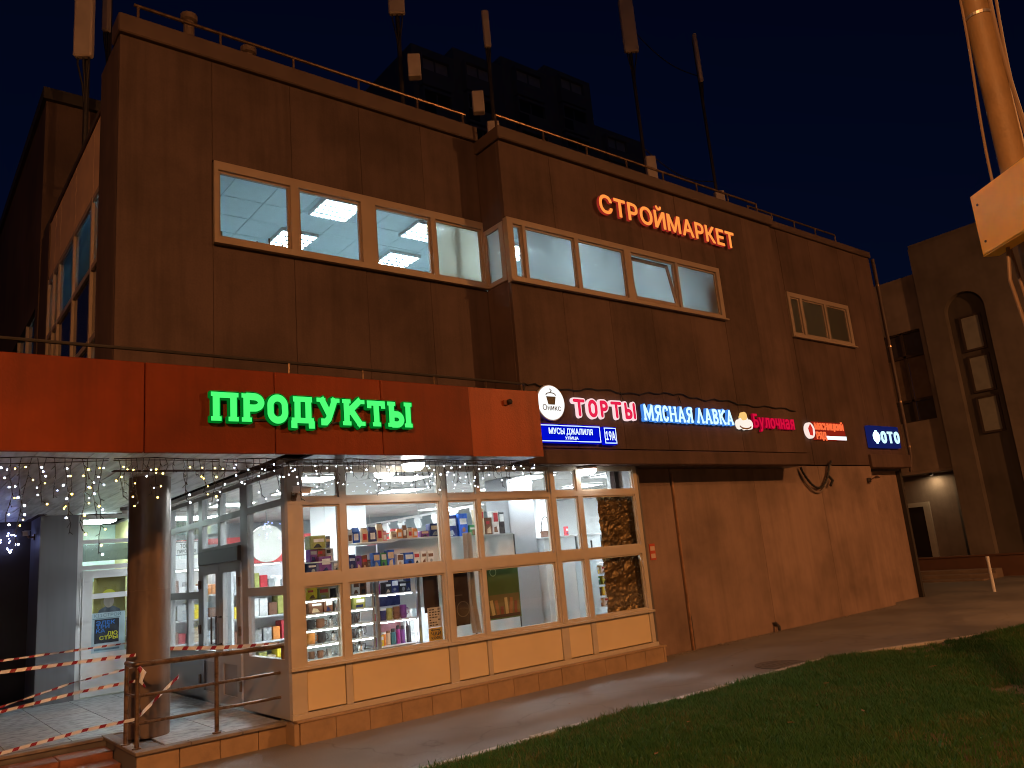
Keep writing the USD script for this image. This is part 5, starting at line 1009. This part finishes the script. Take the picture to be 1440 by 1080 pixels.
# frosted panel
mb = MB(); mb.box(8.22, 8.66, 9.0, 9.006, .3, 1.62); single('frosted_partition', mb, frostmat('frosted_partition', (.7, .74, .76), .1), 'milky glass partition left of the rack of packs', 'partition')
# ---- fridges and racks at the back, seen through the side glass
REDP = mat('fridge_red', (0.55, 0.05, 0.05), .4)
def fridge(x, y, w, label, band, seed):
    t = thing('food_fridge', label, 'fridge', (x, y, .24), 0, 'chilled food fridges along the back of the shop'); r = random.Random(seed)
    mb = MB(); mb.box(-w / 2, -w / 2 + .05, -.7, 0, 0, 2.1); mb.box(w / 2 - .05, w / 2, -.7, 0, 0, 2.1); mb.box(-w / 2, w / 2, -.05, 0, 0, 2.1); mb.box(-w / 2, w / 2, -.75, 0, 0, .3); part(t, 'cabinet', mb, WHITEP)
    mb = MB(); mb.box(-w / 2, w / 2, -.76, -.7, 1.86, 2.25); part(t, 'header', mb, band)
    for z in (.3, .68, 1.06, 1.44):
        mb = MB(); mb.box(-w / 2 + .05, w / 2 - .05, -.7, -.05, z, z + .02); part(t, 'shelf', mb, CAB)
        mb = MB(); mb.box(-w / 2 + .05, w / 2 - .05, -.715, -.7, z - .02, z + .03); part(t, 'price_rail', mb, REDP if z != .68 else WHITEP)
        x_ = -w / 2 + .1
        while x_ < w / 2 - .15:
            ww, hh = r.uniform(.07, .18), r.uniform(.12, .26); mb = MB(); mb.bbox(x_, x_ + ww, -.6 + r.uniform(0, .08), -.25, z + .02, z + .02 + hh, .01); part(t, 'pack', mb, pm(r.choice(['white', 'white', 'beige', 'red', 'yellow', 'pink', 'orange', 'green', 'blue', 'white']))); x_ += ww + r.uniform(.01, .05)
    mb = MB(); mb.box(-w / 2 + .06, w / 2 - .06, -.66, -.62, 1.8, 1.84); part(t, 'light_tube', mb, glow('fridge_tube', (1, .97, .95), 5.0))
for i, (x, bd_) in enumerate(((4.7, WHITEP), (6.3, REDP), (7.9, WHITEP), (9.5, REDP))):
    fridge(x, 17.9, 1.5, f'open chilled food fridge with {"a red" if bd_ is REDP else "a white"} header, {OW[i]} from the left at the back', bd_, i)
mb = MB(); mb.box(3.72, 10.5, 17.3, 17.34, 2.56, 2.68); single('red_wall_stripe', mb, REDP, 'long red stripe board above the back fridges', 'board')
cs_ = thing('cake_sign', 'small white hanging sign with dark lettering behind the side glass', 'sign', (4.15, 15.0, 2.28))
mb = MB(); mb.box(0, .42, -.01, 0, 0, .26); part(cs_, 'board', mb, WHITEP)
mb = MB(); mb.poly(sbox(.01, .01, .41, .25).difference(sbox(.025, .025, .395, .235)), .002, 0, -.01, 0); a, b = textw('ТОРТЫ', .07); mb.text('ТОРТЫ', .07, .002, .09, -.01, .14, .24 / (b - a)); a, b = textw('ПИРОЖНЫЕ', .06); mb.text('ПИРОЖНЫЕ', .06, .002, .045, -.01, .05, .33 / (b - a)); part(cs_, 'lettering', mb, MATS['print_ink'])
mb = MB(); [mb.tube([(x, 0, .26), (x, 0, .75)], .004, 4) for x in (.06, .36)]; part(cs_, 'cord', mb, CABLE)
# round white panel
rp = thing('round_hanging_panel', 'pale round panel hanging inside behind the corner of the side glass', 'panel', (5.05, 13.0, 2.32))
mb = MB(); mb.poly(Point(0, 0).buffer(.3, 24), .04, 0, 0, 0); part(rp, 'disc', mb, mat('panel_cream', (.6, .6, .55), .6)); mb = MB(); mb.tube([(0, -.02, .3), (0, -.02, .72)], .006, 5); part(rp, 'cord', mb, CABLE)
# mid-shop racks, seen through side glass corner
def rack(x, y, w, label, seed, rot=0.0):
    t = thing('goods_rack', label, 'shelf rack', (x, y, .24), rot, 'racks of goods inside the shop'); r = random.Random(seed)
    for z in (.1, .5, .9, 1.3): mb = MB(); mb.box(-w / 2, w / 2, -.2, .2, z, z + .025); part(t, 'shelf', mb, CAB)
    for xx in (-w / 2, w / 2): mb = MB(); mb.box(xx - .02, xx + .02, -.2, .2, 0, 1.75); part(t, 'side', mb, CAB)
    mb = MB(); mb.box(-w / 2, w / 2, .2, .22, 0, 1.75); part(t, 'back', mb, CAB)
    for z in (.125, .525, .925, 1.325):
        x_ = -w / 2 + .04
        while x_ < w / 2 - .14:
            ww, hh = r.uniform(.07, .16), r.uniform(.14, .3); mb = MB(); mb.bbox(x_, x_ + ww, -.16, .1, z, z + hh, .006); part(t, 'pack', mb, pm(r.choice(['white', 'yellow', 'beige', 'orange', 'red', 'grey', 'silver', 'white', 'olive', 'brown']))); x_ += ww + r.uniform(.005, .03)
rack(5.2, 13.4, 1.3, 'rack with yellow and red packs behind the corner of the side glass', 3)
rack(4.7, 15.3, 1.2, 'rack of pale packs behind the entrance doors', 4)
rack(6.6, 15.2, 1.4, 'rack of mixed packs in the middle of the shop', 5)
rack(11.9, 12.6, 1.2, 'rack of packs near the right wall of the shop', 8, -1.2)
# things on the porch door
dpz = thing('door_poster', 'blue and black poster with large lettering taped to the white porch door', 'poster', (2.68, 14.2, .86))
mb = MB(); mb.box(0, .50, -.006, -.002, -.02, .60); part(dpz, 'sheet', mb, mat('poster_pale_blue', (.42, .56, .62), .6))
mb = MB(); mb.box(.06, .41, -.009, -.006, .14, .50); part(dpz, 'dark_field', mb, mat('poster_dark', (.02, .025, .04), .5))
BLU = mat('poster_blue_ink', (.04, .2, .62), .5); YEL = mat('poster_yellow_ink', (.75, .72, .03), .5)
for txt, x, z, mm, ww in (('ЭЛЕК', .08, .42, BLU, .27), ('ТРИ', .08, .36, BLU, .19), ('КА', .08, .30, BLU, .13), ('ЛЮ', .24, .25, YEL, .15), ('СТРЫ', .13, .19, YEL, .26)):
    a, b = textw(txt, .055); mb = MB(); mb.text(txt, .055, .002, x - a, -.009, z, ww / (b - a)); part(dpz, 'lettering', mb, mm)
a, b = textw('СТРОЙ', .05, False); mb = MB(); mb.text('СТРОЙ', .05, .002, .18, -.006, .535, .25 / (b - a), False); mb.text('К11', .05, .002, .05, -.006, .535, .9, False); part(dpz, 'lettering', mb, mat('poster_blue_grey', (.12, .22, .28), .5))
for q_ in ((.03, .42, .508, .518), (.06, .42, .03, .06), (.14, .36, .085, .105)): mb = MB(); mb.box(q_[0], q_[1], -.008, -.006, q_[2], q_[3]); part(dpz, 'print_line', mb, MATS['poster_blue_grey'])
sidep = thing('side_leaflet', 'narrow leaflet strip on the white porch door beside the poster', 'leaflet', (3.19, 14.19, .86))
mb = MB(); mb.box(0, .07, -.006, -.002, 0, .5); part(sidep, 'sheet', mb, mat('leaflet_grey', (.3, .36, .4), .6))
# printed figure inside the door: a person on a printed panel behind the pane
fg = thing('helmet_figure_print', 'flat print of a person in a yellow helmet behind the door pane', 'print', (2.95, 14.26, 1.4))
mb = MB(); mb.poly(sbox(-.22, 0, .24, .62), .002, 0, .004, 0); part(fg, 'sheet', mb, mat('print_olive', (.33, .27, .07), .6))
mb = MB(); mb.poly(Polygon([(-.17, 0), (-.14, .1), (-.05, .15), (.07, .15), (.16, .1), (.2, 0)]), .002, 0, .002, 0); part(fg, 'jacket', mb, mat('print_grey_blue', (.1, .12, .17), .6))
mb = MB(); mb.poly(affinity.scale(Point(.0, .23).buffer(.1), .75, 1), .002, 0, .0, 0); part(fg, 'face', mb, mat('print_skin', (.62, .5, .42), .6))
mb = MB(); mb.poly(Point(.0, .31).buffer(.105).intersection(sbox(-.2, .31, .2, .5)).union(sbox(-.12, .295, .13, .315)), .002, 0, -.002, 0); part(fg, 'helmet', mb, mat('print_yellow', (.8, .72, .05), .6))

# ================================================================== POLE with box, right edge
PD = np.array([0.9627, 0.2706]); pc = PD * 5.62
pole = thing('utility_pole', 'tall weathered utility pole with wires, cut by the right picture edge', 'pole', (pc[0], pc[1], 0))
POLEM = mat('pole_concrete', (0.24, 0.15, 0.07), .6, vary=.2, scale=4, bump=.3, bscale=30)
mb = MB(); mb.tube([(0, 0, -.05), (0, 0, 4), (0, 0, 9.5)], [.09, .08, .064], 28); part(pole, 'shaft', mb, POLEM, smooth=50)
for z in (3.78, 4.9): mb = MB(); rr = .085 - .0011 * z * 1.6; mb.lathe([(rr, -.012), (rr + .006, -.01), (rr + .006, .01), (rr, .012)], (0, 0, z), 28); part(pole, 'band', mb, mat('galvanised', (.5, .46, .4), .35, metallic=.8))
for k, (off, am) in enumerate(((-.10, .02), (.105, .015), (.118, .02))):
    z = np.linspace(2.2, 5.4, 50); px = off * (1 + .25 * np.sin(z * 2.1 + k) * (1 if k else 1.2))
    tan = np.array([PD[1], -PD[0]]); mb = MB(); mb.tube(np.stack([tan[0] * px - PD[0] * .03, tan[1] * px - PD[1] * .03, z], 1), .009 + .003 * (k == 1), 7); part(pole, 'wire', mb, mat('worn_wire', (.22, .15, .1), .5))
pb = thing('pole_box', 'pale metal equipment box fixed to the utility pole', 'equipment box', (pc[0], pc[1], 3.5))
d36 = np.array([math.sin(math.radians(36)), math.cos(math.radians(36))]); nrm = np.array([-d36[1], d36[0]])
BOXM = mat('box_paint', (.86, .52, .055), .4, vary=.08, scale=5)
tan = np.array([PD[1], -PD[0]])
fc0 = np.array([-.30, .20])  # left edge of the face, relative to the pole
# face runs away from the picture edge along d36
ctr = -tan * 0.0
mb = MB(); mb.obox((*( -d36 * .265 + nrm * .21), 0), (*d36, 0), (*nrm, 0), (0, 0, 1), .36, .05, .20); bxp = part(pb, 'body', mb, BOXM)
mb = MB()
mb.obox((*(-d36 * .265 + nrm * .263), 0), (*d36, 0), (*nrm, 0), (0, 0, 1), .35, .003, .19); part(pb, 'door', mb, BOXM)
mb = MB()
for sx_ in (-.3, .3):
    for sz_ in (-.12, .12): q_ = -d36 * .265 + nrm * .267 + d36 * sx_; t_m = trimesh.creation.icosphere(subdivisions=1, radius=.008); mb.add(t_m.vertices + [*q_, sz_], t_m.faces)
part(pb, 'screw', mb, BLACK)
for bz_ in (-.1, .1): mb = MB(); mb.obox((*(nrm * .115), bz_), (*d36, 0), (*nrm, 0), (0, 0, 1), .05, .045, .02); part(pb, 'bracket', mb, ANTM)
mb = MB(); mb.tube([(*(nrm * .2 - d36 * .05), -.19), (*(nrm * .22 - d36 * .03), -.4), (*(nrm * .16), -.75), (*(nrm * .13), -1.3)], .011, 8); part(pb, 'cable', mb, mat('worn_wire', (.22, .15, .1), .5))

# ================================================================== RIGHT BUILDING, facade X = 26
RB = thing('arched_building', 'dark building with a tall arched niche behind the right end', 'building')
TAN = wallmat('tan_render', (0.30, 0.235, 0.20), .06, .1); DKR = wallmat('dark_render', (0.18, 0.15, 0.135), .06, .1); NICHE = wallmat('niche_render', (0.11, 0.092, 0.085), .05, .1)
mb = MB(); holed(mb, 10.7, 18.0, 3.28, 9.45, 26.0, 26.3, [(10.95, 12.25, 4.85, 7.8)], 'y'); mb.box(26.3, 40, 17.9, 18.0, 0, 9.4); mb.box(26.0, 40, 10.7, 18, 9.45, 9.6); part(RB, 'wall', mb, TAN)
mb = MB()
for y in (10.95, 11.62, 12.25): mb.box(26.1, 26.18, y - .04, y + .04, 4.85, 7.8)
for z in (4.85, 5.55, 7.0, 7.8): mb.box(26.1, 26.18, 10.95, 12.25, z - .04, z + .04)
bw = part(RB, 'window', mb, mat('dark_frame', (.05, .035, .03), .6))
for a, b in ((10.99, 11.58), (11.66, 12.21)):
    for c, d in ((4.89, 5.51), (5.59, 6.96), (7.04, 7.76)): g = MB(); g.box(26.2, 26.21, a, b, c, d); part(bw, 'pane', g, mat('blind_pane', (.17, .12, .09), .3) if c > 5 and c < 6 else mat('dim_pane', (.07, .06, .06), .15))
mb = MB(); mb.box(26.9, 27.1, 10.7, 18, -.05, 3.2); mb.box(26.0, 26.9, 10.7, 18, 3.2, 3.275); part(RB, 'recessed_wall', mb, TAN)
# tall part with an arched niche
prof = sbox(-1.5, -.05, 10.7, 10.36).difference(unary_union([sbox(8.85, .55, 10.0, 7.93), Point(9.425, 7.93).buffer(.575, 32)]))
t3 = trimesh.creation.extrude_polygon(prof, .25, engine='earcut'); v = t3.vertices; part(RB, 'tall_wall', (np.stack([25.75 + v[:, 2], v[:, 0], v[:, 1]], 1), t3.faces[:, ::-1]), DKR)
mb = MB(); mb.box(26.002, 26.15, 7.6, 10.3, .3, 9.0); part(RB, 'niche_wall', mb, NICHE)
mb = MB(); mb.box(25.8, 40, -1.5, 10.7, 10.362, 10.5); mb.box(26.2, 40, 10.6, 10.69, 3.3, 10.36); part(RB, 'roof', mb, DKR)
for z0, z1 in ((6.72, 7.72), (5.43, 6.45), (4.18, 5.18)):
    mb = MB(); holed(mb, 9.08, 9.72, z0 - .06, z1 + .06, 25.93, 25.998, [(9.15, 9.65, z0, z1)], 'y'); w_ = part(RB, 'niche_window', mb, mat('dark_frame', (.05, .035, .03), .6))
    g = MB(); g.box(25.96, 25.97, 9.15, 9.65, z0, z1); part(w_, 'pane', g, mat('pale_blind', (.25, .25, .24), .35))
mb = MB(); holed(mb, 12.1, 13.2, .1, 2.32, 26.82, 26.89, [(12.3, 13.0, .1, 2.18)], 'y'); wd = part(RB, 'door_frame', mb, mat('door_white', (.6, .55, .48), .5))
mb = MB(); mb.box(26.86, 26.88, 12.3, 13.0, .1, 2.18); part(wd, 'door', mb, mat('door_dark', (.03, .02, .018), .5))
mb = MB(); mb.bbox(25.2, 25.4, 3, 12.1, -.05, .58, .01); mb.box(25.17, 25.43, 3, 12.1, .58, .62); single('ramp_wall', mb, mat('ramp_wall_red', (.13, .065, .045), .7, vary=.15), 'low dark red wall in front of the arched building', 'wall')
st_ = thing('stone_steps', 'low steps up to the white framed door', 'steps')
for k in range(3): mb = MB(); mb.bbox(23.6 + k * .45, 23.6 + k * .45 + .445, 9.6, 12.9, -.05, .05 + .1 * k, .01); part(st_, 'step', mb, mat('stair_stone', (.2, .15, .12), .8, vary=.2))
mb = MB(); mb.box(25.44, 26.9, 10.7, 18, -.05, .1); tag(part(None, 'landing', mb, MATS['stair_stone']), kind='structure')
wl_ = thing('wall_downlight', 'small lit downlight under the overhang of the arched building', 'lamp', (26.6, 11.75, 3.2))
mb = MB(); mb.lathe([(.06, 0), (.06, -.06), (.05, -.06)], n=12); part(wl_, 'housing', mb, ANTM)
mb = MB(); mb.lathe([(.05, -.055), (.001, -.055)], n=12); part(wl_, 'lens', mb, glow('downlight_glow', (1.0, .74, .4), 260.0))
mb = MB(); mb.tube([(20.2, 8.04, 0), (20.2, 8.04, .78)], .035, 10); mb.tube([(20.2, 8.04, .7), (20.2, 8.04, .8)], .04, 10); single('bollard_post', mb, WHITEP, 'slim white post standing on the pavement near the low red wall', 'post', smooth=50)

# ================================================================== FAR TOWER
TW = thing('apartment_tower', 'dark high-rise apartment block rising behind the roof antennas', 'building')
TWM = mat('tower_wall', (.26, .25, .26), .85, vary=.1, scale=.4); TWD = mat('tower_loggia_dark', (.04, .04, .045), .8); TWP = mat('tower_pane', (.62, .58, .55), .5)
steps_x = [(30.0, 34.0, 41.3), (34.0, 39.0, 42.4), (39.0, 44.0, 43.4), (44.0, 49.6, 44.3), (49.6, 56.0, 40.0)]
for x0, x1, zt in steps_x: mb = MB(); mb.box(x0, x1 - .02, 45.6, 58, 0, zt); part(TW, 'wall', mb, TWM)
cols_ = [(30.5, 33.2, 40.1), (34.7, 37.5, 41.0), (40.0, 43.1, 42.3), (45.2, 48.2, 43.3), (50.4, 53.2, 38.9)]
for x0, x1, zt in cols_:
    for k in range(7):
        z1 = zt - k * 2.9; z0 = z1 - 1.15
        mb = MB(); holed(mb, x0, x1, z0 - 1.3, z1 + .25, 45.0, 45.6, [(x0 + .12, x1 - .12, z0, z1)]); lg = part(TW, 'loggia', mb, TWM)
        g = MB(); g.box(x0 + .12, x1 - .12, 45.3, 45.33, z0, z1); part(lg, 'pane', g, TWP if k == 0 else TWD)
        mb = MB(); mb.box((x0 + x1) / 2 - .05, (x0 + x1) / 2 + .05, 45.2, 45.29, z0, z1); part(lg, 'mullion', mb, TWM)
        if k: mb = MB(); mb.box(x0, x0 + 1.0, 44.95, 44.99, z0 - 1.1, z0 - .2); part(lg, 'balcony_panel', mb, TWD)

# ================================================================== STREET LAMPS (they light the place; out of the picture)
def street_lamp(x, y, aim, label, strength):
    t = thing('street_lamp', label, 'street lamp', (x, y, 0), aim, 'sodium street lamps along the road')
    mb = MB(); mb.tube([(0, -1.2, 0), (0, -1.2, 8.0), (0, -1.0, 8.6), (0, -.3, 8.85)], [.09, .07, .05, .035], 12); part(t, 'pole', mb, STEEL, smooth=50)
    mb = MB(); mb.bbox(-.2, .2, -.35, .35, 8.80, 8.95, .04); part(t, 'head', mb, GREYM)
    mb = MB(); mb.lathe([(.001, -.10), (.06, -.092), (.115, -.062), (.15, -.02), (.155, -.004)], (0, .05, 8.80), 20); part(t, 'lens', mb, glow('sodium_lens', LAMP_COLOR, strength))
street_lamp(-4.6, -4.0, math.radians(-36), 'sodium street lamp standing left behind the viewpoint', LAMP_STRENGTH)
street_lamp(17.0, -7.0, math.radians(5), 'sodium street lamp further right along the road', LAMP_STRENGTH * 2.0)
